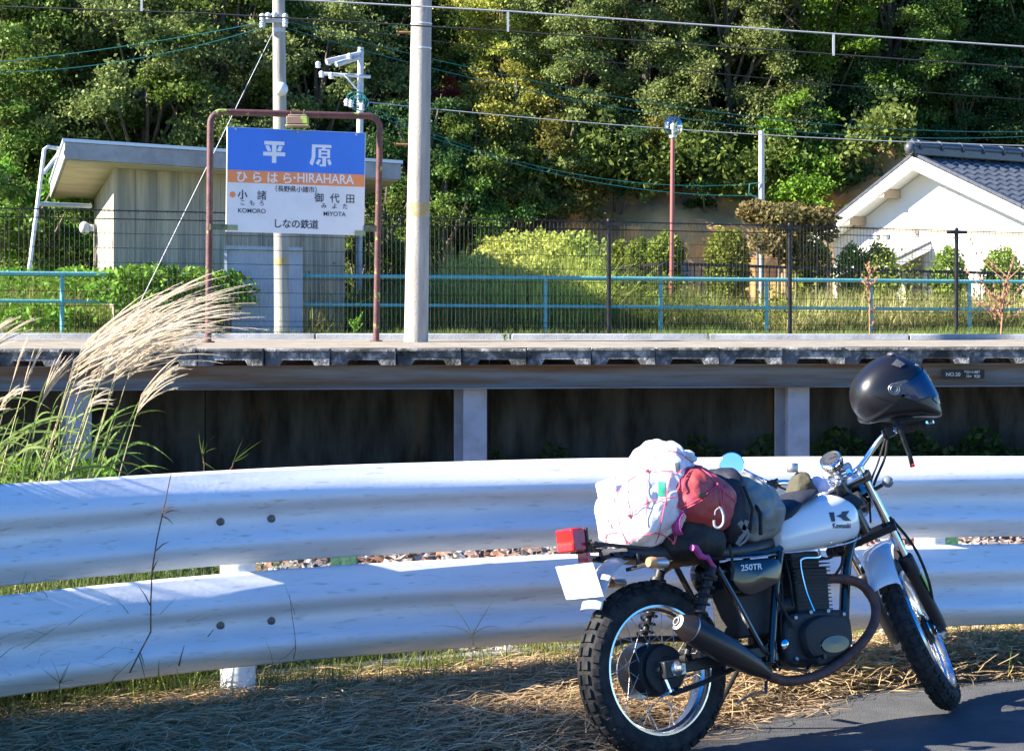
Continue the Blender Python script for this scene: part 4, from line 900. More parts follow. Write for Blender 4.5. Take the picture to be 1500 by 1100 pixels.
LV = [((20, 735), (60, 640), (205, 600)), ((-40, 690), (80, 560), (160, 640)), ((-20, 640), (60, 620), (190, 648)), ((-30, 700), (80, 620), (150, 625)), ((0, 668), (120, 640), (220, 652)), ((-30, 740), (30, 640), (150, 700)), ((60, 735), (120, 600), (230, 690)), ((100, 735), (160, 640), (232, 700)), ((-50, 610), (20, 560), (75, 600)), ((40, 730), (50, 560), (80, 545)), ((30, 735), (90, 580), (175, 600)), ((-20, 735), (40, 650), (120, 668))]
for i in range(125):
    if i < len(LV): a_, c_, e_ = LV[i]
    else:
        x0 = rs.uniform(-160, 165); a_ = (x0, 740); c_ = (x0+rs.uniform(-20, 70), rs.uniform(575, 690)); e_ = (c_[0]+rs.uniform(-40, 90), c_[1]+rs.uniform(-20, 90))
    D = 8.2+rs.uniform(-.3, .5); pts = bez(P(*a_, D), P(*c_, D+rs.uniform(-.15, .1)), P(*e_, D+rs.uniform(-.3, .3)), 12)
    if a_[1] > 720: pts[0].z = min(pts[0].z, .5)
    w_ = rs.uniform(.010, .020); b = MB(); sd = Vector((rs.uniform(-.5, .5), rs.uniform(-.6, .6), rs.uniform(.5, 1))).normalized()
    b.rows([[p-sd*w_/2*(1-(j/11)**3)*min(1, .5+j*.2), p+Vector((.0, .002, -.001)), p+sd*w_/2*(1-(j/11)**3)*min(1, .5+j*.2)] for j, p in enumerate(pts)])
    b.build('leaf_blade', 'susuki_leaf', sk)
# grass filling the clump's foot, then unseen tall grass added to shade the verge
rng = np.random.default_rng(31)
n = 5200; x = rng.uniform(-3.0, -1.25, n)-.0; y = np.array([Yr(a)+.42 for a in x])+rng.random(n)*1.2; rt_ = np.stack([x, y, np.full(n, .08)], 1)
blades('tall_grass', rt_, .62, .010, .5, 'susuki_leaf', rng, 'thick green grass behind the left end of the guardrail', seg=4)
n = 9000; x = -2.5-rng.random(n)*2.4; y = 6.62+(x+2.5)*.78+rng.random(n)*.38; rt_ = np.stack([x, y, np.full(n, .0)], 1)  # out of view, added close to the rail to cast shade in front
blades('tall_grass', rt_, 1.8, .024, .08, 'susuki_leaf', rng, 'unseen tall grass added for shade behind the rail beyond the left edge', seg=4)
n = 1500; u = rng.uniform(-20, 170, n); d = 8.3+rng.random(n)*.6; C_ = np.stack([(u-HX)*d/FP, d, HC-(rng.uniform(672, 760, n)+ .12*u*0-HY)*d/FP], 1)
link('low_weeds', leaf_cards('low_weeds', C_, .035, rng, .4), 'leaf_bright', None, 'small leafy weeds at the foot of the pampas grass', 'weeds', kind='stuff')
n = 13000; x = -2.35-rng.random(n)*1.5; y = 5.4+rng.random(n)*1.6; k_ = np.array([y_ < Yr(max(x_, -3))-.15 for x_, y_ in zip(x, y)]); rt_ = np.stack([x, y, np.full(n, .03)], 1)[k_]  # out of view, added to throw shade over straw and asphalt
blades('tall_grass', rt_, 2.0, .024, .08, 'susuki_leaf', rng, 'unseen tall grass added for shade on the road verge beyond the left edge', seg=4)
# sprigs above the rail and stems in front of it
def sprig(base, fan, label, D, mt='grass', name='grass_sprig', w=.009):
    t = thing(name, label, 'grass', base)
    top = fan[0][0]; MB().tube([base, lerp(base, top, .6)+Vector((.006, 0, 0)), top], [.003, .0025, .002], 5).build('stalk', 'dry_stem' if mt != 'dry' else mt, t)
    for a_, c_, e_ in fan:
        b = MB(); pts = bez(a_, c_, e_, 7); b.rows([[p-Vector((.45, 0, .6))*w/2*(1-(j/6)**2)*.9, p+Vector((.45, 0, .6))*w/2*(1-(j/6)**2)*.9] for j, p in enumerate(pts)]); b.build('leaf_blade', mt, t)
D = 8.3; q = lambda u, v: P(u, v, D)
sprig(q(298, 700), [(q(297, 668), q(292, 650), q(291, 630)), (q(297, 668), q(300, 648), q(317, 637)), (q(297, 668), q(302, 658), q(319, 656)), (q(297, 676), q(306, 682), q(318, 690)), (q(297, 668), q(296, 655), q(299, 642))], 'small grass sprig standing above the guardrail, left of its neighbour', D)
D = 8.2
sprig(q(334, 692), [(q(342, 676), q(350, 655), q(357, 640)), (q(342, 676), q(355, 662), q(373, 643)), (q(342, 676), q(362, 658), q(386, 644)), (q(342, 676), q(356, 672), q(368, 662)), (q(342, 676), q(352, 668), q(364, 660))], 'bright fan shaped grass sprig standing above the guardrail behind the bolts', D, 'grass', w=.011)
def fr(u, v, d=.10):
    x = GX(u, 7.6)
    for _ in range(20): x = GX(u, Yr(x)-d*1.05)
    return P(u, v, Yr(x)-d*1.05)
b = MB(); st = [fr(190, 985, .22), fr(205, 955, .2), fr(221, 925, .17), fr(221, 880, .15), fr(223, 835, .13), fr(230, 790, .12), fr(240, 745, .12), fr(251, 692, .11)]
b.tube(st, [.0035, .003, .003, .003, .0028, .0026, .0024, .0018], 5)
for (a_, e_) in (((240, 748), (256, 742)), ((239, 752), (264, 748)), ((238, 756), (254, 768)), ((229, 806), (248, 793)), ((224, 835), (232, 820)), ((221, 888), (203, 858)), ((205, 955), (212, 978)), ((203, 958), (213, 995))):
    b.tube([fr(*a_, .13), lerp(fr(*a_, .13), fr(*e_, .15), .5)+Vector((0, 0, .006)), fr(*e_, .15)], [.0026, .0022, .0006], 4, False)
b.build('dead_stem', 'dry_stem', None, 'long thin dead stem leaning across the front of both guardrail beams', 'dead stem')
def smallstem(pts, label, br=(), mt='dry_stem', r=.0022):
    b = MB(); b.tube([fr(u, v, .16) for u, v in pts], [r*(1-.7*i/(len(pts)-1)) for i in range(len(pts))], 5)
    for a_, c_, e_ in br: b.tube(bez(fr(*a_, .16), fr(*c_, .17), fr(*e_, .18), 6), [r*.6, r*.55, r*.5, r*.4, r*.3, r*.1], 4, False)
    b.build('thin_weed', mt, None, label, 'grass stem')
smallstem([(430, 965), (433, 950), (432, 930), (427, 895), (424, 870)], 'curved dry grass stem in front of the lower beam right of the bolts', [((433, 945), (424, 962), (405, 968)), ((400, 975), (398, 955), (390, 940)), ((432, 900), (428, 885), (415, 850))])
smallstem([(262, 975), (265, 962), (270, 945)], 'short seed head standing against the lower beam', (), r=.004)
smallstem([(88, 1010), (87, 1000), (89, 995)], 'crabgrass head spreading in front of the lower beam near the left edge', [((88, 1000), (75, 990), (60, 977)), ((88, 1000), (85, 985), (75, 965)), ((88, 1000), (92, 985), (104, 968)), ((88, 1000), (98, 996), (109, 996)), ((88, 1000), (95, 990), (100, 975))])
smallstem([(694, 945), (693, 935), (692, 928)], 'pale branching grass tuft at the foot of the lower beam left of the motorcycle', [((692, 930), (670, 912), (630, 917)), ((692, 930), (680, 905), (660, 882)), ((692, 930), (712, 912), (731, 918)), ((692, 930), (705, 905), (722, 880))], 'straw', .0035)
# ------------------------------------------------------------------ straw, grass tufts
def straw(n, fx, label, seed, L=.34, w=.0040, mt='straw', name='straw', lift=.05, ang=.25):
    rng = np.random.default_rng(seed); V = []; 
    sg_ = 6; P0 = np.array([fx(rng) for _ in range(n)]); a = ang+rng.normal(size=n)*.55+np.pi*(rng.random(n) < .5); ln = L*rng.uniform(.4, 1.5, n); cv = rng.normal(size=n)*1.3; h = lift*rng.random(n)**1.5
    rings = []; x, y = P0[:, 0]-np.cos(a)*ln/2, P0[:, 1]-np.sin(a)*ln/2
    for k in range(sg_+1):
        f = k/sg_; aa = a+cv*(f-.5); z = P0[:, 2]+.006+h*(4*f*(1-f))+rng.normal(size=n)*.003
        sd = np.stack([-np.sin(aa), np.cos(aa), rng.normal(size=n)*.5], 1)*w/2*(1-.6*abs(f-.4))
        c = np.stack([x, y, z], 1); rings += [c-sd, c+sd]; x = x+np.cos(aa)*ln/sg_; y = y+np.sin(aa)*ln/sg_
    V = np.stack(rings, 1).reshape(-1, 3); F = [[2*k, 2*k+1, 2*k+3, 2*k+2] for k in range(sg_)]; F = (np.array(F)[None]+np.arange(n)[:, None, None]*(2*sg_+2)).reshape(-1, 4)
    return link(name, numesh(name, V, F), mt, None, label, 'straw', kind='stuff')
def fx(rng):
    x = rng.uniform(-3.2, .95); e = Ye(x); r_ = Yr(x)
    y = e+.10*rng.normal()+(r_+.1-e)*rng.random()**.9; return (x, y, max(0, gz(x, y))+.035*rng.random())
straw(19000, fx, 'matted dry straw lying in the shade at the foot of the guardrail', 41, ang=.55)
def fx2(rng):
    x = rng.uniform(.8, 3.2); e = Ye(x); r_ = Yr(x); y = e+.02+.05*rng.normal()+(r_+.2-e)*rng.random(); return (x, y, max(0, gz(x, y))+.02*rng.random())
straw(6500, fx2, 'sunlit dry straw behind and beside the motorcycle', 42, .22, ang=.3)
def fx3(rng):
    x = rng.uniform(-.2, 1.3); y = Ye(x)-abs(rng.normal())*.10; return (x, y, .004)
straw(420, fx3, 'loose straws scattered over the asphalt edge', 43, .28, lift=.012, ang=.4)
rng = np.random.default_rng(51)
def nearpts(n, x0, x1, o0, o1, cl=26, sp=.06):
    cx_ = rng.uniform(x0, x1, cl); co = rng.uniform(o0, o1, cl); i = rng.integers(0, cl, n); x = cx_[i]+rng.normal(size=n)*sp; y = np.array([Yr(a) for a in x])+co[i]+rng.normal(size=n)*sp; return np.stack([x, y, np.array([gz(a, b_) for a, b_ in zip(x, y)])], 1)
blades('green_grass', nearpts(3600, -1.8, .8, -.05, .8, 90), .13, .007, .6, 'grass', rng, 'green grass tufts in the gravel behind the guardrail foot', seg=4)
blades('green_grass', nearpts(1500, .6, 3.2, -.25, 1.0, 40), .14, .006, .7, 'grass', rng, 'sunny grass tufts behind the motorcycle wheels', seg=4)
blades('green_grass', nearpts(260, -2.4, .7, -.75, -.1, 18, .03), .10, .005, .7, 'grass', rng, 'few green shoots coming up through the straw', seg=4)
blades('green_grass', nearpts(1500, -2.3, -1.15, .2, 1.9, 30, .1), .34, .008, .6, 'grass', rng, 'longer green grass seen between the beams at left', seg=4)
C_ = nearpts(900, 1.2, 3.2, .0, 1.1, 24, .08); C_[:, 2] += rng.random(900)*.1; link('low_weeds', leaf_cards('low_weeds', C_, .022, rng, .5), 'leaf_goldenrod', None, 'tiny leafy weeds behind the front wheel', 'weeds', kind='stuff')
C_ = nearpts(2200, -3, 3, -.5, .3, 120, .15); C_[:, 2] += rng.random(2200)*.02; link('leaf_litter', leaf_cards('leaf_litter', C_, .022, rng, .6), 'leaf_brown', None, 'crumpled brown leaf litter on the verge', 'leaf litter', kind='stuff')
# ------------------------------------------------------------------ motorcycle (x forward, y left, z up; origin at the rear contact)
TH, LEAN, STEER = .59091935, .17493676, .72266737
MW = Matrix.Translation((.55556562, 7.18499729, -.008)) @ Matrix.Rotation(TH, 4, 'Z') @ Matrix.Rotation(-LEAN, 4, 'X') @ Matrix.Rotation(R_(-.35), 4, 'Y')
MWi = MW.inverted()
mc = thing('motorcycle', 'small white tanked street motorcycle with knobbly tyres leaning on its stand, loaded with bags', 'motorcycle')
mc['loc_local'] = 1; mc.matrix_world = MW; mc.matrix_basis = MW
RKE = R_(27); WB = 1.415; ax_ = Vector((-math.sin(RKE), 0, math.cos(RKE))); wc = Vector((WB, 0, .33)); hc = wc-.045*Vector((math.cos(RKE), 0, math.sin(RKE)))
RS = Matrix.Rotation(STEER, 3, ax_)
def st_(p): return RS@(Vector(p)-hc)+hc
def SA(s, y=0, f=0): return wc+ax_*s+Vector((0, y, 0))+Vector((math.cos(RKE), 0, math.sin(RKE)))*f   # point along the fork
def V3(*a): return Vector(a)
def spl(pts, n=6):
    pts = [Vector(p) for p in pts]; out = []
    for i in range(len(pts)-1):
        p0, p1, p2, p3 = pts[max(i-1, 0)], pts[i], pts[i+1], pts[min(i+2, len(pts)-1)]
        for k in range(n):
            t = k/n; out.append(.5*((2*p1)+(p2-p0)*t+(2*p0-5*p1+4*p2-p3)*t*t+(3*p1-p0-3*p2+p3)*t**3))
    return out+[pts[-1]]
def cspl(pts, n=5):
    pts = [Vector(p) for p in pts]; m = len(pts); out = []
    for i in range(m):
        p0, p1, p2, p3 = pts[i-1], pts[i], pts[(i+1) % m], pts[(i+2) % m]
        for k in range(n):
            t = k/n; out.append(.5*((2*p1)+(p2-p0)*t+(2*p0-5*p1+4*p2-p3)*t*t+(3*p1-p0-3*p2+p3)*t**3))
    return out
def wheel(nm, c, R, sec, rimr, nk, f, hubr, label):
    w = MB(); ax = Vector((0, 1, 0)); w.lathe([(-.075, .02), (-.07, hubr*.55), (-.052, hubr*.6), (-.05, hubr*.96), (-.042, hubr), (.03, hubr), (.04, hubr*.9), (.045, .04), (.075, .035), (.08, .015)], c, ax, 30)
    for k in range(6): w.lathe([(-.045+k*.012, hubr), (-.043+k*.012, hubr+.005), (-.040+k*.012, hubr)], c, ax, 30)
    if f: w.tf(f)
    wh = w.build(nm, 'engine_black', mc, label)
    t = MB(); pr = []
    for k in range(17):
        a = -2.1+4.2*k/16; pr.append((sec*1.0*math.sin(a), R-sec*1.06+sec*.98*math.cos(a)))
    t.lathe(pr, c, ax, 72)
    for row, (a0, hw) in enumerate(((-.98, .20), (-.30, .235), (.30, .235), (.98, .20))):
        for k in range(nk):
            an = 2*math.pi*(k+(.5 if row in (0, 3) else 0))/nk; dl = math.pi/nk*(.70 if row in (1, 2) else .62); vs = []
            for rr_, s_ in ((sec*.95, 1), (sec*1.13, .86)):
                for da in (-1, 1):
                    for db in (-1, 1):
                        a = a0+db*hw*s_; y = rr_*math.sin(a)*1.02; rad_ = R-sec*1.06+rr_*math.cos(a); t2 = an+da*dl*s_
                        vs.append(c+Vector((rad_*math.cos(t2), y, rad_*math.sin(t2))))
            t.add(vs, [(4, 5, 7, 6), (0, 4, 6, 2), (1, 3, 7, 5), (0, 1, 5, 4), (2, 6, 7, 3)])
    if f: t.tf(f)
    t.build('tyre', 'rubber', wh, angle=30)
    r = MB(); r.lathe([(-.040, rimr+.009), (-.049, rimr+.006), (-.050, rimr-.008), (-.040, rimr-.012), (-.022, rimr-.012), (-.014, rimr-.022), (.014, rimr-.022), (.022, rimr-.012), (.040, rimr-.012), (.050, rimr-.008), (.049, rimr+.006), (.040, rimr+.009)], c, ax, 72)
    if f: r.tf(f)
    r.build('rim', 'alu', wh)
    for k in range(36):
        a = 2*math.pi*k/36; sy = (-1, 1)[k % 2]; tw = (.75, -.75)[(k//2) % 2]; p0 = c+Vector((hubr*.93*math.cos(a+tw), sy*.034, hubr*.93*math.sin(a+tw))); p1 = c+Vector(((rimr-.018)*math.cos(a), sy*.008, (rimr-.018)*math.sin(a)))
        s = MB().tube([p0, p1], .0015, 4, False)
        if f: s.tf(f)
        s.build('spoke', 'steel', wh, angle=0)
    return wh
rw = wheel('rear_wheel', V3(0, 0, .325), .325, 0.057, .238, 40, None, .092, None)
fw = wheel('front_wheel', wc, .33, .044, .250, 44, st_, .062, None)
# rear hub drum, brake lever, axle hardware
MB().lathe([(-.075, .09), (-.082, .086), (-.086, .05), (-.095, .045), (-.096, .015)], (0, 0, .325), (0, 1, 0), 30).build('brake_drum', 'engine_black', rw)
MB().bar((-.045, -.10, .33), (-.012, -.10, .245), .010, .020, (0, 1, 0)).lathe([(-.01, .014), (.014, .014)], (-.045, -.10, .33), (0, -1, 0), 12).lathe([(-.012, .013), (.014, .013)], (-.012, -.10, .245), (0, -1, 0), 12).tube([(-.06, -.105, .232), (.0, -.105, .25)], .005, 6).build('brake_lever', 'alu', rw)
b = MB().lathe([(0, .026), (.006, .03), (.012, .022), (.02, .018), (.024, .012), (.04, .011), (.042, .001)], (.012, -.125, .327), (0, -1, 0), 18)
b.box((.02, -.13, .325), (.06, .008, .045)); b.build('axle_nut', 'steel', rw, bevel=.002)
MB().tube([(.0, -.105, .238), (.13, -.12, .262), (.30, -.12, .30)], .010, 8).build('torque_rod', 'black_metal', rw)
# swing arm and frame
b = MB()
for y in (-.115, .115): b.bar((-.03, y, .325), (.47, y*.9, .345), .028, .045).bar((-.045, y, .325), (.05, y, .328), .034, .065)
b.build('swing_arm', 'black_metal', mc, bevel=.006)
b = MB(); 
for y in (-.10, .10):
    b.tube(spl([(.70, y*.4, .78), (.60, y*.9, .72), (.35, y, .715), (.1, y, .725), (-.16, y*.95, .755)]), .013, 8)
    b.tube(spl([(.60, y, .71), (.552, y*1.05, .58), (.497, y*1.1, .38), (.48, y*1.1, .30)]), .016, 10).tube(spl([(.25, y*1.15, .70), (.33, y*1.2, .55), (.437, y*1.15, .357), (.48, y*1.1, .33)]), .012, 8)
    b.tube([(.20, y*1.25, .69), (.25, y, .72)], .02, 8)
b.tube([SA(.62)+V3(-.02, 0, -.03), (.9, 0, .79), (.70, 0, .765)], .022, 10).tube(spl([SA(.56)-V3(.025, 0, .01), (1.03, -.005, .65), (.965, -.005, .39), (.93, 0, .31)]), .0215, 12)
b.tube([SA(.50, 0, -.045), SA(.73, 0, -.045)], .03, 14)
b.box((.50, 0, .33), (.09, .17, .08)); b.build('frame', 'black_paint', mc)
MB().lathe([(0, .019), (.006, .019), (.012, .013), (.014, .001)], (.525, -.145, .361), (0, -1, 0), 18).build('pivot_cap', 'chrome', mc)
# shocks
for y in (-.158, .158):
    p, q = V3(.212, y, .69), V3(.045, y*.92, .36); d = (q-p); b = MB().tube([lerp(p, q, .02), lerp(p, q, .5)], .020, 12).tube([lerp(p, q, .45), lerp(p, q, .97)], .013, 10).lathe([(-.018, .02), (.018, .02)], p, (0, 1, 0), 14).lathe([(-.016, .018), (.016, .018)], q, (0, 1, 0), 14)
    b.lathe([(-.006, .032), (.006, .032)], lerp(p, q, .13), d, 16).lathe([(-.006, .03), (.006, .03)], lerp(p, q, .80), d, 16)
    sh_ = b.build('shock_absorber', 'black_metal', mc); dn = d.normalized(); a_ = dn.cross(V3(0, 1, 0)).normalized(); b_ = dn.cross(a_)
    MB().tube([lerp(p, q, .14+.65*k/110)+(a_*math.cos(k*.42)+b_*math.sin(k*.42))*.029 for k in range(111)], .0052, 6).build('spring', 'black_metal', sh_)
# exhaust
hp_ = spl([(.845, -.03, .585), (.93, -.055, .582), (1.015, -.085, .550), (1.05, -.11, .475), (1.01, -.13, .39), (.90, -.13, .305), (.72, -.13, .235), (.55, -.14, .222), (.44, -.16, .245), (.37, -.19, .275)], 6)
MB().tube(hp_, .0195, 14).build('exhaust_header', 'header', mc)
m0, m1 = V3(-.020, -.205, .495), V3(.375, -.19, .272); dm = m1-m0; L_ = dm.length
mf = MB().lathe([(.0, .030), (.004, .034), (.055, .050), (.06, .0525), (L_*.55, .0525), (L_*.85, .040), (L_, .024), (L_+.02, .020)], m0, dm, 28).build('muffler', 'muffler', mc)
MB().lathe([(.004, .030), (-.001, .030), (-.003, .018), (-.010, .0165), (-.010, .011), (.02, .010), (.021, .0)], m0, dm, 24).build('tail_pipe', 'steel', mf)
MB().lathe([(.0575, .0535), (.0615, .0538), (.0635, .0535)], m0, dm, 28).build('seam_ring', 'steel', mf)
MB().bar((.07, -.15, .40), (.05, -.15, .45), .006, .03, (0, 1, 0)).build('muffler_bracket', 'steel', mf)
# engine
b = MB(); Mx = Matrix.Rotation(R_(4), 3, 'Y')
b.box((.757, 0, .54), (.172, .165, .20), Mx).box((.75, 0, .665), (.15, .14, .075), Mx).box((.745, 0, .715), (.09, .09, .04), Mx)
en = b.build('engine', 'engine_black', mc, bevel=.01)
b = MB()
for k in range(15):
    z = .462+k*.0148; s_ = .0 if k < 8 else .012; b.box((.757, 0, z), (.182+s_, .176+s_, .0045), Mx)
b.build('cooling_fins', 'engine_black', en, bevel=.001)
b = MB(); oc = cspl([(.59, 0, .46), (.70, 0, .472), (.82, 0, .468), (.895, 0, .45), (.91, 0, .38), (.885, 0, .30), (.80, 0, .262), (.66, 0, .262), (.565, 0, .285), (.56, 0, .38)], 4)
b.prism([(p.x, -.115, p.z) for p in oc], (0, 0, 0), (0, .23, 0)); b.build('crankcase', 'engine_black', en, bevel=.012)
cc = cspl([(.645, 0, .42), (.74, 0, .452), (.85, 0, .43), (.885, 0, .37), (.86, 0, .315), (.76, 0, .285), (.66, 0, .30), (.63, 0, .36)], 4)
cen = V3(.755, 0, .368); rows = []
for y, s_ in ((-.112, 1.0), (-.135, .985), (-.146, .93), (-.150, .80), (-.150, .35), (-.150, .01)): rows.append([cen+(p-cen)*s_+V3(0, y, 0) for p in cc])
MB().rows(rows, wrap=True).build('clutch_cover', 'engine_black', en)
rows = [[V3(.775+.075*s_*math.cos(t), y, .338+.034*s_*math.sin(t)) for t in np.linspace(0, 6.283, 25)[:-1]] for y, s_ in ((-.148, 1), (-.156, .95), (-.157, .01))]
MB().rows(rows, wrap=True).build('cover_badge', 'black_paint', en)
b = MB()
for x, z in ((.62, .455), (.70, .468), (.79, .465), (.87, .445), (.60, .30), (.90, .33)): b.lathe([(0, .008), (.006, .008), (.008, .001)], (x, -.116, z), (0, -1, 0), 8)
b.build('case_bolts', 'steel', en)
MB().tube(spl([(.82, -.075, .71), (.80, -.098, .675), (.71, -.105, .675), (.69, -.105, .65), (.70, -.108, .55), (.72, -.118, .47)], 6), .0042, 6).build('oil_pipe', 'chrome', en)
MB().lathe([(-.02, .034), (.0, .036), (.05, .036), (.06, .028), (.10, .028)], (.56, -.01, .615), (1, 0, .05), 16).box((.60, -.02, .57), (.06, .07, .08)).build('carburettor', 'engine_black', en, bevel=.004)
MB().tube(spl([(.80, .02, .73), (.87, -.06, .72), (.90, -.07, .68), (.87, -.06, .665), (.83, -.05, .68)]), .006, 6).tube(spl([(.62, -.06, .66), (.60, -.08, .55), (.57, -.09, .45), (.55, -.10, .33)]), .005, 6).tube(spl([(.66, -.05, .7), (.64, -.09, .6), (.63, -.10, .5)]), .005, 6).build('hoses', 'rubber', en)
MB().box((.47, 0, .50), (.20, .15, .20)).box((.60, .02, .42), (.10, .12, .14)).lathe([(-.05, .03), (.05, .03)], (.60, -.06, .50), (1, 0, .1), 14).build('air_box', 'engine_black', mc, bevel=.012)
for w_, r_w in (([(.56, -.10, .64), (.53, -.13, .55), (.56, -.135, .47), (.60, -.125, .42)], .007), ([(.99, -.03, .70), (.93, -.08, .64), (.88, -.09, .60)], .006), ([(.98, .03, .45), (.93, -.04, .40), (.90, -.08, .36)], .008)):
    MB().tube(spl(w_), r_w, 6).build('hose', 'rubber', en)
MB().lathe([(-.03, .022), (.03, .022)], (.93, -.05, .69), (0, 1, 0), 12).build('horn', 'black_metal', en)
# foot controls
b = MB().bar((.455, -.155, .285), (.60, -.165, .255), .008, .036, (0, 1, 0)).bar((.60, -.165, .255), (.655, -.17, .295), .008, .018, (0, 1, 0)).tube([(.655, -.17, .297), (.66, -.215, .30)], .009, 8).lathe([(-.006, .016), (.010, .016)], (.462, -.16, .283), (0, -1, 0), 12)
b.build('brake_pedal', 'black_metal', mc, bevel=.002)
MB().tube([(.60, -.14, .285), (.60, -.25, .29)], .013, 10).build('foot_peg', 'rubber', mc); MB().tube([(.60, .13, .285), (.60, .24, .29)], .013, 10).build('foot_peg', 'rubber', mc)
MB().tube([(.40, -.16, .235), (.36, -.20, .20), (.42, -.05, .19)], .006, 6).tube([(.42, -.05, .19), (.40, .02, .16)], .005, 6).build('stand_spring', 'steel', mc)
MB().tube([(.50, .10, .29), (.47, .20, .16), (.44, .262, .055)], .010, 8).box((.44, .268, .052), (.06, .035, .008)).build('side_stand', 'black_metal', mc)
b = MB(); b.rows([[(.49, .095, .36+dz), (.49, .105, .36+dz)] for dz in (-.05, .05)])
for k in range(48):
    f = k/48*2*math.pi; 
    L2 = [(.0, .37), (.47, .385), (.47, .305), (.0, .275)]
cp = [V3(0+.5*k/22, .085, .372+.0006*k) for k in range(23)]+[V3(.5-.5*k/22, .085, .30-.0016*k) for k in range(23)]
for p in cp: b.box(p, (.014, .012, .010))
b.build('drive_chain', 'steel', mc); MB().tube(spl([(-.19, .13, .33), (-.13, .13, .41), (0, .13, .44), (.25, .13, .42), (.4, .12, .40)]), .012, 8).build('chain_guard', 'black_metal', mc)
MB().lathe([(.082, .105), (.086, .105), (.086, .03)], (0, 0, .325), (0, 1, 0), 40).build('sprocket', 'steel', rw)
# side covers, seat
for sy in (-1, 1):
    sc_ = cspl([(.325, 0, .69), (.45, 0, .692), (.575, 0, .683), (.572, 0, .61), (.545, 0, .588), (.42, 0, .556), (.36, 0, .572), (.322, 0, .62)], 3); ce = V3(.45, 0, .63)
    rows = [[ce+(p-ce)*s_+V3(0, sy*y, 0) for p in sc_] for y, s_ in ((.08, 1), (.112, .99), (.124, .93), (.130, .75), (.132, .02))]
    cv_ = MB().rows(rows, wrap=True).build('side_cover', 'black_paint', mc)
    if sy < 0: text('250TR', .031, 'logo_white', cv_, 'lettering', (.418, -.1335, .662), (1, 0, -.02), (.1, 0, 1), .02, sx=1.25)
def loft(secs, n=24, ex=2.6):
    rows = []
    for x, hw, zb_, zt_ in secs:
        rows.append([(x, hw*abs(math.cos(t))**(2/ex)*(1 if math.cos(t) > 0 else -1), (zb_+zt_)/2+(zt_-zb_)/2*abs(math.sin(t))**(2/ex)*(1 if math.sin(t) > 0 else -1)) for t in np.linspace(0, 2*math.pi, n+1)[:-1]])
    return rows
MB().rows(loft([(-.13, .01, .755, .765), (-.12, .10, .735, .785), (.0, .125, .715, .785), (.15, .13, .705, .77), (.32, .125, .70, .755), (.48, .105, .70, .76), (.58, .085, .705, .775), (.63, .05, .72, .77), (.635, .01, .74, .75)], ex=3.4), wrap=True).build('seat', 'seat', mc)
MB().tube([(.30, -.13, .703), (.45, -.122, .700), (.585, -.10, .702)], .003, 6).build('seat_trim', 'alu', mc)
# tank
ts_ = [(.600, .02, .735, .760), (.608, .085, .708, .81), (.625, .112, .699, .845), (.68, .128, .697, .878), (.78, .137, .700, .903), (.86, .142, .705, .917), (.93, .142, .712, .917), (.98, .134, .722, .900), (1.016, .118, .728, .880), (1.034, .085, .742, .85), (1.040, .02, .78, .81)]
def sm(secs, k=3):
    q = spl([Vector((a, b, c)) for a, b, c, d in secs], k); q2 = spl([Vector((a, b, d)) for a, b, c, d in secs], k); return [(p.x, p.y, p.z, w.z) for p, w in zip(q, q2)]
tb = MB().rows(loft(sm(ts_), 40, 3.1), wrap=True); tank = tb.build('fuel_tank', 'tank_white', mc)
me_ = tank.data; bvh_t = BVHTree.FromPolygons([v.co for v in me_.vertices], [p.vertices for p in me_.polygons])
MB().rows([[(x, y*1.005, z_-.0) for x, y, z_ in ((s[0], sg_*s[1]*.93, s[2]+.008) for s in sm(ts_)[2:-2])] for sg_ in (-1,)]+[[(s[0], -s[1]*.97-.002, s[2]+.004) for s in sm(ts_)[2:-2]]]).build('tank_seam', 'tank_white', tank)
def proj_t(p):
    h = bvh_t.ray_cast(Vector((p.x, -.5, p.z)), Vector((0, 1, 0))); return Vector((p.x, h[0].y-.0016, p.z)) if h[0] else Vector((p.x, -.14, p.z))
def decal(poly, name, k=8):
    b = MB(); import mathutils.geometry as G
    tri = G.tessellate_polygon([[Vector((x, z, 0)) for x, z in poly]])
    vs = [Vector((x, 0, z)) for x, z in poly]; 
    def sub(a, b_, c, d):
        if d == 0: b.add([proj_t(a), proj_t(b_), proj_t(c)], [(0, 1, 2)]); return
        ab, bc, ca = (a+b_)/2, (b_+c)/2, (c+a)/2
        for t in ((a, ab, ca), (ab, b_, bc), (ca, bc, c), (ab, bc, ca)): sub(*t, d-1)
    for t in tri: sub(vs[t[0]], vs[t[1]], vs[t[2]], 2)
    return b.build(name, 'logo', tank, angle=0)
decal([(.838, .843), (.865, .842), (.864, .805), (.845, .806)], 'emblem')
decal([(.871, .826), (.886, .829), (.902, .833), (.906, .842), (.949, .842), (.936, .832), (.926, .824), (.938, .812), (.953, .802), (.920, .803), (.905, .808), (.897, .817), (.884, .822)], 'emblem')
text('Kawasaki', .0285, 'logo', tank, 'lettering', (.897, -.14, .786), (1, 0, -.06), (0, 0, 1), .022, sx=.92, proj=proj_t)
MB().lathe([(0, .03), (.012, .03), (.018, .024), (.019, .001)], (.80, 0, .905), (-.1, 0, 1), 20).build('filler_cap', 'chrome', tank)
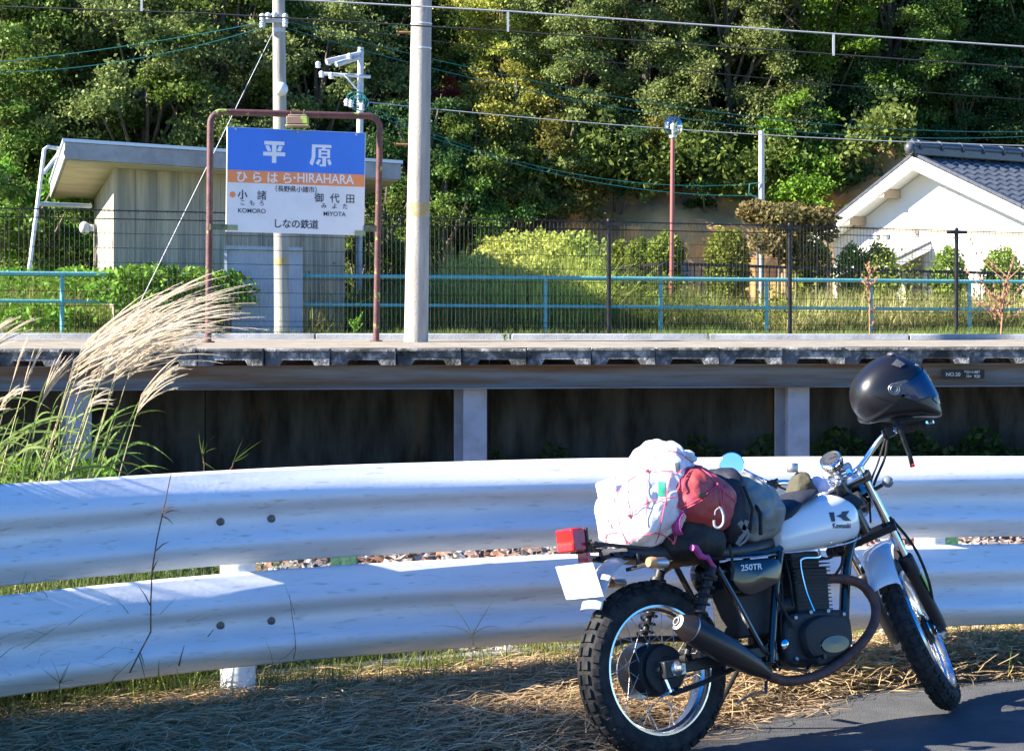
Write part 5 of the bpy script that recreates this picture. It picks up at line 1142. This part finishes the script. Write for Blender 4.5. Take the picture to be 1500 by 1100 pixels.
# rear fender, rack, lamps, plate
fa = spl([(.20, 0, .715), (.08, 0, .752), (-.04, 0, .765), (-.13, 0, .748), (-.195, 0, .705), (-.24, 0, .645), (-.272, 0, .575)], 6); rows = []
for i, p in enumerate(fa):
    t_ = (fa[min(i+1, len(fa)-1)]-fa[max(i-1, 0)]).normalized(); n_ = V3(t_.z, 0, -t_.x); n_ = n_ if n_.z > 0 else -n_
    if i == len(fa)-1: n_ = V3(-.9, 0, .4)
    rows.append([p+V3(0, .062*math.sin(a), 0)+n_*(-.026+.026*math.cos(a)) for a in np.linspace(-1.5, 1.5, 11)])
MB().rows(rows).build('rear_fender', 'fender_grey', mc, solid=.003)
b = MB()
for y in (-.10, .10): b.bar((-.27, y*.75, .808), (-.06, y, .772), .022, .012).bar((-.06, y, .772), (.14, y*1.15, .752), .022, .012)
for x, z in ((-.265, .806), (-.19, .793), (-.10, .778), (.02, .765)): b.bar((x, -.095, z+.003), (x, .095, z+.003), .018, .01)
b.bar((-.10, -.115, .755), (-.10, -.115, .70), .012, .012).bar((-.13, -.08, .70), (-.10, -.20, .715), .014, .014).bar((-.13, .08, .70), (.0, .19, .66), .014, .014); b.build('rear_rack', 'black_metal', mc, bevel=.002)
tl = MB().box((-.273, 0, .822), (.012, .115, .09)).box((-.255, 0, .80), (.05, .05, .05)).build('tail_lamp_bracket', 'black_metal', mc, bevel=.003)
MB().box((-.308, 0, .826), (.062, .108, .086)).build('tail_lamp', 'lens_red', tl, bevel=.007); MB().box((-.268, -.015, .762), (.018, .06, .040)).build('reflector', 'lens_red', tl, bevel=.003)
Mp = Matrix.Rotation(R_(-15), 3, 'Y'); MB().box((-.290, 0, .676), (.0025, .235, .128), Mp).build('number_plate', 'plate_white', mc, bevel=.001)
MB().box((-.262, 0, .70), (.05, .03, .04), Mp).build('plate_bracket', 'black_metal', mc)
for (x, y, z) in ((-.095, -.222, .714), (.02, .20, .657)):
    s_ = MB().lathe([(-.012, .019), (.03, .021), (.042, .016), (.046, .002)], (x, y, z), (1, 0, -.12), 16).build('turn_signal', 'steel', mc)
    MB().lathe([(-.012, .020), (-.03, .021), (-.042, .017), (-.046, .002)], (x, y, z), (1, 0, -.12), 16).build('lens', 'lens_amber', s_)
# front end (everything here is turned with the steering)
def sb(b, *a, **k): b.tf(st_); return b.build(*a, **k)
for y in (-.095, .095):
    fk = sb(MB().tube([SA(.31, y), SA(.745, y)], .0180, 16), 'fork_tube', 'chrome', mc)
    sb(MB().lathe([(-.02, .018), (-.02, .024), (.02, .027), (.22, .0265), (.25, .031), (.315, .032), (.325, .028), (.33, .019)], SA(0, y), ax_, 18).box(SA(-.005, y), (.05, .03, .06)), 'fork_slider', 'black_metal', fk)
    if y < 0:
        sb(MB().bar(SA(.155, y-.029, -.004), SA(.225, y-.029, -.004), .003, .030, (1, 0, 0)).box(SA(.19, y-.030, 0), (.001, .001, .001)), 'reflective_sticker', 'lime', fk)
b = MB()
for s_, w_ in ((.468, .055), (.70, .05)):
    b.bar(SA(s_, -.125, -.012), SA(s_, .125, -.012), w_+.02, .028, ax_)
    for y in (-.095, .095): b.lathe([(-.017, .028), (.017, .028)], SA(s_, y), ax_, 18)
b.box(SA(.64, -.02, -.07), (.07, .08, .06)); sb(b, 'fork_clamps', 'black_metal', mc, bevel=.003)
# hub plate on the near side
sb(MB().lathe([(.055, .050), (.060, .048), (.064, .030), (.085, .018), (.09, .012), (.11, .011)], wc, (0, -1, 0), 24), 'hub_plate', 'alu', fw)
sb(MB().tube([wc+V3(-.04, -.09, .03), wc+V3(-.10, -.10, .16), wc+V3(-.14, -.11, .38), wc+V3(-.20, -.08, .55)], .004, 6), 'brake_cable', 'rubber', fw)
# front fender
rows = []
for a in np.linspace(R_(30), R_(154), 22):
    e = 1-.35*max(0, (a-2.2)); rr_ = .395+.02*max(0, (a-2.3)); rows.append([wc+V3(rr_*math.cos(a)-.0*k, w_, rr_*math.sin(a)-dz) for k, (w_, dz) in enumerate(((-.062, .035), (-.060, .012), (-.048, .001), (-.026, -.004), (0, -.006), (.026, -.004), (.048, .001), (.060, .012), (.062, .035)))])
sb(MB().rows(rows), 'front_fender', 'tank_white', mc, solid=.003)
# headlamp, signals
sb(MB().lathe([(-.09, .02), (-.075, .055), (-.02, .078), (.03, .082), (.04, .078)], SA(.60, 0, .105), (1, 0, -.05), 24).tube([SA(.60, -.095, .0), SA(.60, -.08, .10)], .01, 8).tube([SA(.60, .095, .0), SA(.60, .08, .10)], .01, 8), 'headlamp', 'black_paint', mc)
for y in (-.17, .17):
    sb(MB().tube([SA(.63, y*.55, .0), SA(.63, y*.85, .02)], .008, 8), 'signal_stalk', 'black_metal', mc); s_ = sb(MB().ell(SA(.632, y, .022), (.027, .024, .024), 14, 10), 'turn_signal', 'lens_smoke', mc)
# handlebar
H = lambda x, y, z: V3(x, y, z)
hb = [(1.05, -.42, 1.035), (1.09, -.31, 1.065), (1.118, -.24, 1.078), (1.128, -.175, 1.05), (1.112, -.085, .995), (1.108, 0, .99), (1.112, .085, .995), (1.128, .175, 1.05), (1.118, .24, 1.078), (1.09, .31, 1.065), (1.05, .42, 1.035)]
hbr = sb(MB().tube(spl(hb, 5), .0112, 12), 'handlebar', 'chrome', mc)
sb(MB().tube([SA(.72, -.04, -.03), V3(1.106, -.05, .985)], .016, 10).tube([SA(.72, .04, -.03), V3(1.106, .05, .985)], .016, 10).box((1.107, -.05, .99), (.04, .025, .04)).box((1.107, .05, .99), (.04, .025, .04)), 'bar_clamp', 'alu', hbr, bevel=.003)
for sy in (-1, 1):
    sb(MB().tube([V3(1.093, sy*.30, 1.066), V3(1.05, sy*.42, 1.035)], .0165, 12), 'grip', 'rubber', hbr)
    sb(MB().box((1.108, sy*.268, 1.078), (.035, .035, .04)).lathe([(-.015, .018), (.015, .018)], (1.112, sy*.25, 1.08), (0, sy, 0), 12), 'switch_housing', 'black_metal', hbr, bevel=.004)
    sb(MB().tube(spl([(1.125, sy*.255, 1.08), (1.155, sy*.285, 1.08), (1.142, sy*.36, 1.062), (1.12, sy*.44, 1.045)]), [.007]*6+[.006]*6+[.005]*6+[.0075], 8), 'lever', 'alu', hbr)
sb(MB().tube(spl([(1.12, -.25, 1.07), (1.15, -.20, 1.0), (1.14, -.13, .93), SA(.58, -.06, .06)]), .0055, 8).tube(spl([(1.11, -.24, 1.065), (1.13, -.17, .99), (1.12, -.10, .91), SA(.5, -.03, .04)]), .0045, 8).tube(spl([(1.12, .25, 1.07), (1.16, .18, 1.0), (1.13, .08, .92)]), .0045, 8), 'control_cables', 'rubber', hbr)
sb(MB().tube(spl([SA(.50, -.115, 0), SA(.36, -.15, -.03), SA(.2, -.14, -.02), SA(.06, -.10, .0)]), .006, 8), 'brake_hose', 'rubber', mc)
# speedometer
sc = V3(1.065, -.005, 1.060); sa = V3(-.76, -.02, .65).normalized()
sp_ = sb(MB().lathe([(-.05, .012), (-.045, .036), (-.01, .043), (.0, .047), (.012, .047), (.015, .042), (.012, .041)], sc, sa, 28), 'speedometer', 'chrome', mc)
sb(MB().lathe([(-.03, .041), (-.012, .047), (-.004, .047), (-.002, .042)], sc, sa, 28), 'bezel_ring', 'black_metal', sp_)
sb(MB().lathe([(.0118, .0412), (.0119, .001)], sc, sa, 28), 'dial', 'gauge', sp_)
b = MB(); x1 = sa.cross(V3(0, 1, 0)).normalized(); y1 = sa.cross(x1)
for k in range(11): a = -2.2+4.4*k/10; d_ = x1*math.cos(a)+y1*math.sin(a); b.bar(sc+sa*.0128+d_*.026, sc+sa*.0128+d_*.036, .0045, .0008, sa)
b.bar(sc+sa*.0135-y1*.004, sc+sa*.0135+y1*.026, .003, .001, sa); sb(b, 'dial_marks', 'logo', sp_)
sb(MB().box(sc-sa*.058+V3(.01, 0, 0), (.05, .12, .025)).tube([sc-sa*.05, SA(.72, 0, -.02)], .016, 10), 'gauge_bracket', 'steel', sp_, bevel=.004)
sb(MB().lathe([(-.02, .016), (.012, .016), (.014, .010)], SA(.735, 0, -.045), ax_, 14).bar(SA(.715, -.10, -.02), SA(.715, .10, -.02), .06, .016, ax_), 'top_yoke', 'alu', mc, bevel=.004)
# left mirror
def from_px(u, v, dpt): return MWi@P(u, v, dpt)
mcn = from_px(1072, 680.5, 8.02); mn = (MWi.to_3x3()@V3(-.10, -1, .12)).normalized()
mr = MB().lathe([(-.022, .02), (-.016, .040), (-.004, .0505), (.002, .0515), (.004, .0485)], mcn, mn, 32).build('mirror', 'chrome', mc)
MB().lathe([(.0030, .0485), (.0031, .001)], mcn, mn, 32).build('mirror_glass', 'mirror', mr)
stm = st_(V3(1.11, .27, 1.095)); MB().tube(spl([mcn-mn*.018, mcn-mn*.05+V3(.06, 0, -.02), lerp(mcn, stm, .6)+V3(0, 0, .0), stm]), .0045, 8).build('stem', 'chrome', mr)
# ------------------------------------------------------------------ helmet hanging on the right handlebar end
DH = 7.86; HCt = P(1309, 573, DH); ks = DH/FP
hr_ = Matrix.Rotation(R_(12), 3, 'Z')              # facing right and a little away
hm = thing('helmet', 'matt black full face helmet with blue tinted visor hanging on the right handlebar end', 'helmet', HCt)
def hprof():  # side outline in pixels relative to the centre, clockwise from the chin corner
    pts = [(1376, 611), (1376, 594), (1371, 577), (1352, 545), (1340, 532), (1322, 523), (1304, 520), (1284, 526), (1264, 541), (1250, 560), (1246, 580), (1250, 598), (1258, 610), (1264, 620), (1300, 614), (1340, 611)]
    return [Vector(((u-1309)*ks*1.02, 0, -(v-573)*ks)) for u, v in pts]
HPf = cspl(hprof(), 6)
def hsurf(i, t, s=1.0):                            # i index on outline, t lateral -1..1 (near side negative)
    p = HPf[i % len(HPf)]; k = (1-abs(t)**2.5)**(1/2.5); k = max(k, .0)
    cz = Vector((-.012, 0, -.012)); hw = .122+.0*p.x
    q = cz+(p-cz)*(1-(1-k)*.96)*s; q = Vector((q.x, hw*t*s, q.z)); return hr_@q+HCt
tt = [-1+2*j/26 for j in range(27)]; tt = [math.copysign(1-(1-abs(t))**1.5, t) for t in tt]
MB().rows([[hsurf(i, t) for i in range(len(HPf))] for t in tt], wrap=True).build('shell', 'helmet', hm)
N0 = len(HPf)
# side view to surface: ray cast onto the shell from the near side
sh_me = hm.children[0].data; bvh_h = BVHTree.FromPolygons([v.co for v in sh_me.vertices], [p.vertices for p in sh_me.polygons])
def side_hit(u, v, off, sgn=-1):
    loc = Vector(((u-1309)*ks*1.02, 0, -(v-573)*ks)); o = hr_@(loc+Vector((0, sgn*.4, 0)))+HCt; d = hr_@Vector((0, -sgn, 0))
    h = bvh_h.ray_cast(o, d)
    if h[0] is None: return None
    n_ = h[1] if h[1].dot(d) < 0 else -h[1]; return h[0]+n_*off
def wrap_patch(top, bot, nm, mt, off, nx=14, nz=8, par=None):
    for sgn in (-1, 1): pass
    rows = []
    # go round the front: near side columns, then far side columns
    cols = []
    for sgn in (-1, 1):
        cs = []
        for i in range(nx+1):
            f = i/nx; a_, b_ = (lerp(Vector(top[0]), Vector(top[1]), f), lerp(Vector(bot[0]), Vector(bot[1]), f)); col = []
            for j in range(nz+1):
                q = lerp(a_, b_, j/nz); p = side_hit(q.x, q.y, off, sgn); k_ = 0
                while p is None and k_ < 30: q = q+Vector((-1.2, .25)); p = side_hit(q.x, q.y, off, sgn); k_ += 1
                col.append(p)
            cs.append(col)
        cols.append(cs)
    allc = cols[0]+cols[1][::-1]
    if any(p is None for c in allc for p in c): return None
    return MB().rows(allc).build(nm, mt, par or hm)
vs_ = wrap_patch(((1303, 562), (1349, 538)), ((1318, 583), (1371, 578)), 'visor', 'visor', .0045, 18, 8)
def patch(poly, nm, mt, off, par=None, k=2):
    import mathutils.geometry as G
    b = MB(); vs = [Vector((u, v, 0)) for u, v in poly]
    def sub(a, b_, c, d):
        if d == 0:
            q = [side_hit(p.x, p.y, off) for p in (a, b_, c)]
            if all(q): b.add(q, [(0, 1, 2)])
            return
        ab, bc, ca = (a+b_)/2, (b_+c)/2, (c+a)/2
        for t in ((a, ab, ca), (ab, b_, bc), (ca, bc, c), (ab, bc, ca)): sub(*t, d-1)
    for t in G.tessellate_polygon([vs]): sub(vs[t[0]], vs[t[1]], vs[t[2]], k)
    return b.build(nm, mt, par or hm, solid=.0)
patch([(1282, 566), (1287, 560), (1300, 557), (1308, 555), (1322, 560), (1326, 572), (1318, 583), (1300, 578), (1286, 575)], 'hinge_cover', 'helmet_part', .004)
for rr_ in (8, 5): 
    o = [side_hit(1291+rr_*math.cos(a), 568+rr_*.95*math.sin(a), .0055) for a in np.linspace(0, 6.283, 25)[:-1]]
    if all(o): MB().tube(o, .0012, 5, closed=True).build('hinge_ring', 'steel', hm)
def line(pts, nm, mt, r, off=.001):
    q = [side_hit(u, v, off) for u, v in pts]; q = [p for p in q if p]
    if len(q) > 2: MB().tube(spl(q, 3), r, 6).build(nm, mt, hm)
line([(1248, 570), (1262, 577), (1280, 584), (1300, 588), (1318, 587), (1332, 584), (1350, 580), (1366, 582)], 'crease', 'helmet', .0018, .0)
line([(1258, 588), (1275, 600), (1295, 609), (1315, 612)], 'crease', 'helmet', .0016, .0)
rim_ = [hsurf(i, -.55, 1.0) for i in range(0)]
b = MB(); bot = [side_hit(u, v-1.2, .001) for u, v in ((1265, 618), (1282, 615.5), (1300, 613), (1320, 611), (1340, 610), (1358, 609.5), (1372, 609))]; bot = [p for p in bot if p]
b.tube(bot, .0032, 6).build('bottom_trim', 'steel', hm)
patch([(1366, 576), (1371, 580), (1374, 592), (1362, 590), (1352, 583), (1356, 580)], 'chin_vent', 'visor', .003)
for poly in ([(1292, 534), (1303, 526), (1312, 533), (1303, 538)],): patch(poly, 'top_vent', 'helmet_part', .004)
b = MB(); c = side_hit(1304, 524, .0) or HCt
MB().ell(hr_@Vector(((1304-1309)*ks, -.01, (573-519)*ks))+HCt, (.018, .03, .010), 12, 8).build('top_vent', 'helmet_part', hm)
e_ = side_hit(1333, 535, .001)
if e_: MB().ell(e_, (.010, .003, .006), 12, 6).build('emblem', 'steel', hm)
MB().ell(HCt+hr_@Vector((.005, 0, -.105)), (.085, .08, .022), 20, 8).build('lining', 'bag_black', hm)
b = MB(); q = [P(1313, 616, DH-.09), P(1319, 630, DH-.09), P(1326, 650, DH-.085), P(1333, 668, DH-.08), P(1337, 684, DH-.08)]
b.rows([[p-Vector((.009, .002, .002)), p+Vector((.009, .002, .002))] for p in q]).build('chin_strap', 'bag_black', hm, solid=.003)
MB().lathe([(0, .0065), (.004, .006), (.005, .001)], P(1337.5, 681, DH-.083), (0, -1, 0), 14).build('strap_snap', 'lens_red', hm)

# ------------------------------------------------------------------ luggage (built in bike coordinates, then set down in the world)
def blob(prof, y0, y1, amp=.008, fr_=9, ex=2.3, nr=30, seed=0, sharp=5):
    pr = cspl([Vector((x, 0, z)) for x, z in prof], sharp); ce = sum(pr, Vector())/len(pr); rows = []
    for j in range(nr+1):
        t = -1+2*j/nr; t = math.copysign(1-(1-abs(t))**1.6, t) if abs(t) < 1 else t
        k = max(1e-8, (1-abs(t)**ex))**(1/ex); y = (y0+y1)/2+(y1-y0)/2*t; row = []
        for p in pr:
            q = ce+(p-ce)*k; q.y = y; d = (q-Vector((ce.x, (y0+y1)/2, ce.z))).normalized()
            n_ = noise.noise(q*fr_+Vector((seed, 0, 0)))+.6*noise.noise(q*fr_*2.3+Vector((0, seed, 0)))+.35*abs(noise.noise(Vector((q.x*fr_*4, q.y*fr_*1.5, q.z*fr_*2))+Vector((seed, 0, 0))))
            row.append(MW@(q+d*amp*n_))
        rows.append(row)
    return rows
def bag(name, label, cat, prof, y0, y1, mt, **k):
    o = MB().rows(blob(prof, y0, y1, **k), wrap=True).build(name, mt, None, label, cat, angle=60); return o
bw = bag('white_bag', 'bulging white plastic bag strapped on the rear rack under a pink net', 'bag', [(-.12, .79), (-.135, .88), (-.125, .96), (-.085, 1.0), (-.02, 1.06), (.055, 1.135), (.11, 1.16), (.155, 1.135), (.19, 1.07), (.205, .97), (.18, .86), (.10, .79), (0, .775)], -.205, .14, 'bag_white', amp=.024, fr_=9, ex=2.8, seed=3, nr=64, sharp=12)
bw.name = 'plastic_bag'
# tied ears / loose corner
fl = MB(); pts = [P(872, 709, 7.32), P(896, 700, 7.28), P(903, 735, 7.24), P(892, 775, 7.22), P(882, 755, 7.27), P(876, 728, 7.3)]
fl.prism(pts, (0, 0, 0), (.01, .02, .005)).build('bag_flap', 'bag_white', bw)
MB().ell(P(1006, 665, 7.36), (.03, .025, .016), 12, 8, lambda d: 1+.25*noise.noise(d*3)).ell(P(1014, 672, 7.36), (.02, .02, .014), 12, 8).build('bag_knot', 'bag_white', bw)
br = bag('stuff_sack', 'red nylon stuff sack held by pink cords on the side of the load', 'bag', [(.00, .89), (.00, .97), (.04, 1.035), (.13, 1.065), (.23, 1.045), (.32, .985), (.345, .90), (.31, .83), (.22, .80), (.10, .84)], -.265, .05, 'bag_red', amp=.013, fr_=13, seed=8, nr=40, sharp=7)
bb = bag('shoulder_bag', 'black bag with an open side pocket under the red stuff sack', 'bag', [(.02, .74), (.03, .84), (.06, .90), (.16, .90), (.26, .86), (.31, .80), (.30, .72), (.24, .695), (.10, .70)], -.215, .12, 'bag_black', amp=.012, seed=5)
bk = bag('tank_bag', 'dark navy bag squeezed between the red and the grey sacks', 'bag', [(.33, .75), (.31, .85), (.32, .97), (.36, 1.035), (.42, 1.05), (.46, 1.0), (.47, .88), (.46, .77), (.40, .74)], -.165, .13, 'bag_navy', amp=.014, seed=11); bk.name = 'soft_bag'
bg_ = bag('grey_sack', 'crumpled grey green sack resting on the front of the seat', 'bag', [(.43, .775), (.42, .88), (.43, .98), (.49, 1.03), (.55, 1.01), (.62, .95), (.665, .88), (.66, .81), (.60, .765), (.50, .755)], -.15, .13, 'bag_grey', amp=.020, fr_=11, seed=14, nr=44, sharp=8); bg_.name = 'stuff_sack'
def lp(x, y, z): return MW@Vector((x, y, z))
b = MB(); rows = []
for k in range(9): a = -.2+2.6*k/8; rows.append([lp(.115+.075*math.cos(a+1.2)-.02, y, .835+.065*math.sin(a+1.2)) for y in (-.232, -.205, -.18)])
b.rows(rows).build('foam_pad', 'magenta', None, 'magenta foam edge showing beside the black pocket', 'pad', solid=.004)
MB().tube([lp(.06+.02*k, -.235+.004*k, .755-.012*k+.01*math.sin(k*2)) for k in range(7)], [.012, .014, .013, .011, .010, .008, .005], 8).build('cloth_strip', 'magenta', bb)
MB().tube([lp(.47, -.10, .95), lp(.475, -.155, .86), lp(.46, -.16, .78)], .008, 6).tube([lp(.40, -.165, .97), lp(.42, -.178, .88), lp(.40, -.17, .79)], .006, 6).build('strap', 'bag_black', bk)
def ws(u, v, d): return P(u, v, d)
DD = 7.30
b = MB(); b.bar(ws(1083, 764, DD), ws(1093, 778, DD), .02, .012, (0, 1, 0)).bar(ws(1089, 776, DD), ws(1094, 762, DD), .016, .012, (0, 1, 0)).tube([ws(1096, 776, DD), ws(1085, 788, DD), ws(1079, 797, DD)], [.007, .009, .006], 6).tube([ws(1098, 780, DD), ws(1092, 792, DD), ws(1082, 799, DD)], .005, 6)
b.build('strap_end', 'bag_grey', bk)
b = MB(); 
for pts in ([(1068, 797), (1072, 815), (1074, 835), (1072, 850)], [(1000, 800), (1012, 812), (1030, 818), (1052, 818)], [(985, 795), (990, 812), (1005, 822)]):
    b.tube([P(u, v, 7.235) for u, v in pts], .006, 6)
b.build('luggage_strap', 'bag_black', bb)
# cargo net: cords laid on the bags
bags = [bw, br, bb, bk, bg_]; vv, ff = [], []
for o in bags:
    n0 = len(vv); vv += [v.co.copy() for v in o.data.vertices]; ff += [[i+n0 for i in p.vertices] for p in o.data.polygons]
bv = BVHTree.FromPolygons(vv, ff); eye = Vector((0, 0, HC))
def lay(pts, off=.004, n=7):
    out = []; pts = spl([Vector((u, v, 0)) for u, v in pts], n)
    for p in pts:
        d = (P(p.x, p.y, 7)-eye).normalized(); h = bv.ray_cast(eye, d)
        if h[0]: n_ = h[1] if h[1].dot(d) < 0 else -h[1]; out.append(h[0]+n_*off*.5-d*off)
    return out
net = thing('cargo_net', 'pink elastic cord net stretched over the white bag and red sack', 'cargo net', P(960, 740, 7.1))
for pts in ([(888, 795), (890, 770), (895, 750), (900, 730), (915, 710), (930, 698), (950, 690), (985, 690)], [(922, 700), (920, 730), (924, 755), (915, 780), (918, 796)], [(950, 690), (960, 670), (975, 662), (990, 662), (1005, 670)],
            [(924, 755), (945, 738), (975, 730), (990, 728)], [(900, 730), (910, 775), (920, 796)], [(950, 690), (948, 715), (947, 745), (946, 770)], [(976, 730), (970, 755), (966, 780), (960, 795)],
            [(985, 690), (978, 715), (976, 740)], [(1003, 670), (1022, 684), (1038, 695), (1052, 710), (1078, 735)], [(990, 695), (1005, 686), (1020, 682), (1030, 684)], [(1052, 710), (1030, 727), (1010, 738), (996, 743)], [(1054, 712), (1032, 730), (1012, 741), (994, 749)],
            [(1052, 710), (1055, 722), (1056, 742)], [(1056, 710), (1060, 722), (1057, 742)], [(996, 743), (994, 770), (989, 795)], [(992, 740), (997, 752), (990, 775), (988, 796)], [(960, 780), (975, 785), (988, 795)], [(918, 796), (940, 785), (962, 780)], [(885, 790), (892, 782), (905, 780)], [(1000, 720), (1003, 700), (1013, 688)]):
    q = lay(pts)
    if len(q) > 3: MB().tube(q, .0018, 6).build('cord', 'cord_pink', net)
for u, v in ((1052, 710), (924, 755), (989, 795), (950, 690)):
    q = lay([(u-2, v), (u+2, v+1)], .006)
    if q: MB().ell(q[0], .007, 8, 6).build('knot', 'cord_pink', net)
q = lay([(1028, 725), (1034, 731)], .008)
if q: MB().box(q[0], (.028, .012, .022)).build('cord_lock', 'black_metal', net, bevel=.003)
# carabiner hanging from the cords
cd = 7.12; cb = thing('carabiner', 'silver carabiner hook hanging from the pink cords in front of the black pocket', 'carabiner', P(1054, 758, cd))
MB().tube(spl([P(1053, 743, cd), P(1057, 746, cd), P(1060, 756, cd), P(1059, 767, cd), P(1053, 773, cd), P(1047, 770, cd), P(1046, 762, cd)], 5), .0048, 8).build('body', 'galv', cb)
MB().tube([P(1052, 744, cd), P(1048, 748, cd), P(1047, 754, cd)], .003, 8).build('gate', 'steel', cb)
# green print on the white bag
pts = lay([(966, 706), (972, 705)], .002); import mathutils
gp = MB(); g_rows = [[lay([(u, v), (u+.3, v)], .0016)[0] for u in np.linspace(964, 974, 4)] for v in np.linspace(705, 727, 7)]
gp.rows(g_rows).build('printed_mark', 'green_print', bw)
gp = MB(); gp.rows([[lay([(u, v), (u+.3, v)], .002)[0] for u in np.linspace(988+2*(v-680)/10, 996, 3)] for v in np.linspace(678, 692, 4)]).build('bag_corner', 'bag_grey', bw)
# things on the tank
tk = blob([(.60, .80), (.61, .845), (.67, .895), (.76, .935), (.85, .945), (.85, .925), (.76, .905), (.68, .86), (.64, .81)], -.13, .10, amp=.004, seed=2, nr=20)
MB().rows(tk, wrap=True).build('tank_pad', 'bag_navy', None, 'flat dark blue pad lying on the back of the white tank', 'pad')
pc = MB().rows(blob([(.78, .925), (.79, .97), (.815, 1.01), (.85, 1.005), (.875, .96), (.885, .925)], -.06, .05, amp=.010, fr_=16, seed=7, nr=20), wrap=True).build('pouch', 'pouch', None, 'olive drawstring pouch standing on the tank pad', 'pouch')
MB().lathe([(-.018, .020), (-.014, .023), (.014, .023), (.018, .020), (.019, .001)], lp(.805, 0, 1.035), (0, .1, 1), 20).build('bottle_cap', 'steel', pc)
MB().rows(blob([(.895, .93), (.895, .98), (.92, 1.00), (.95, .985), (.965, .93)], -.05, .04, amp=.006, fr_=14, seed=9, nr=18), wrap=True).build('folded_cloth', 'cloth_pink', None, 'pale pink folded cloth on the tank in front of the pouch', 'cloth')
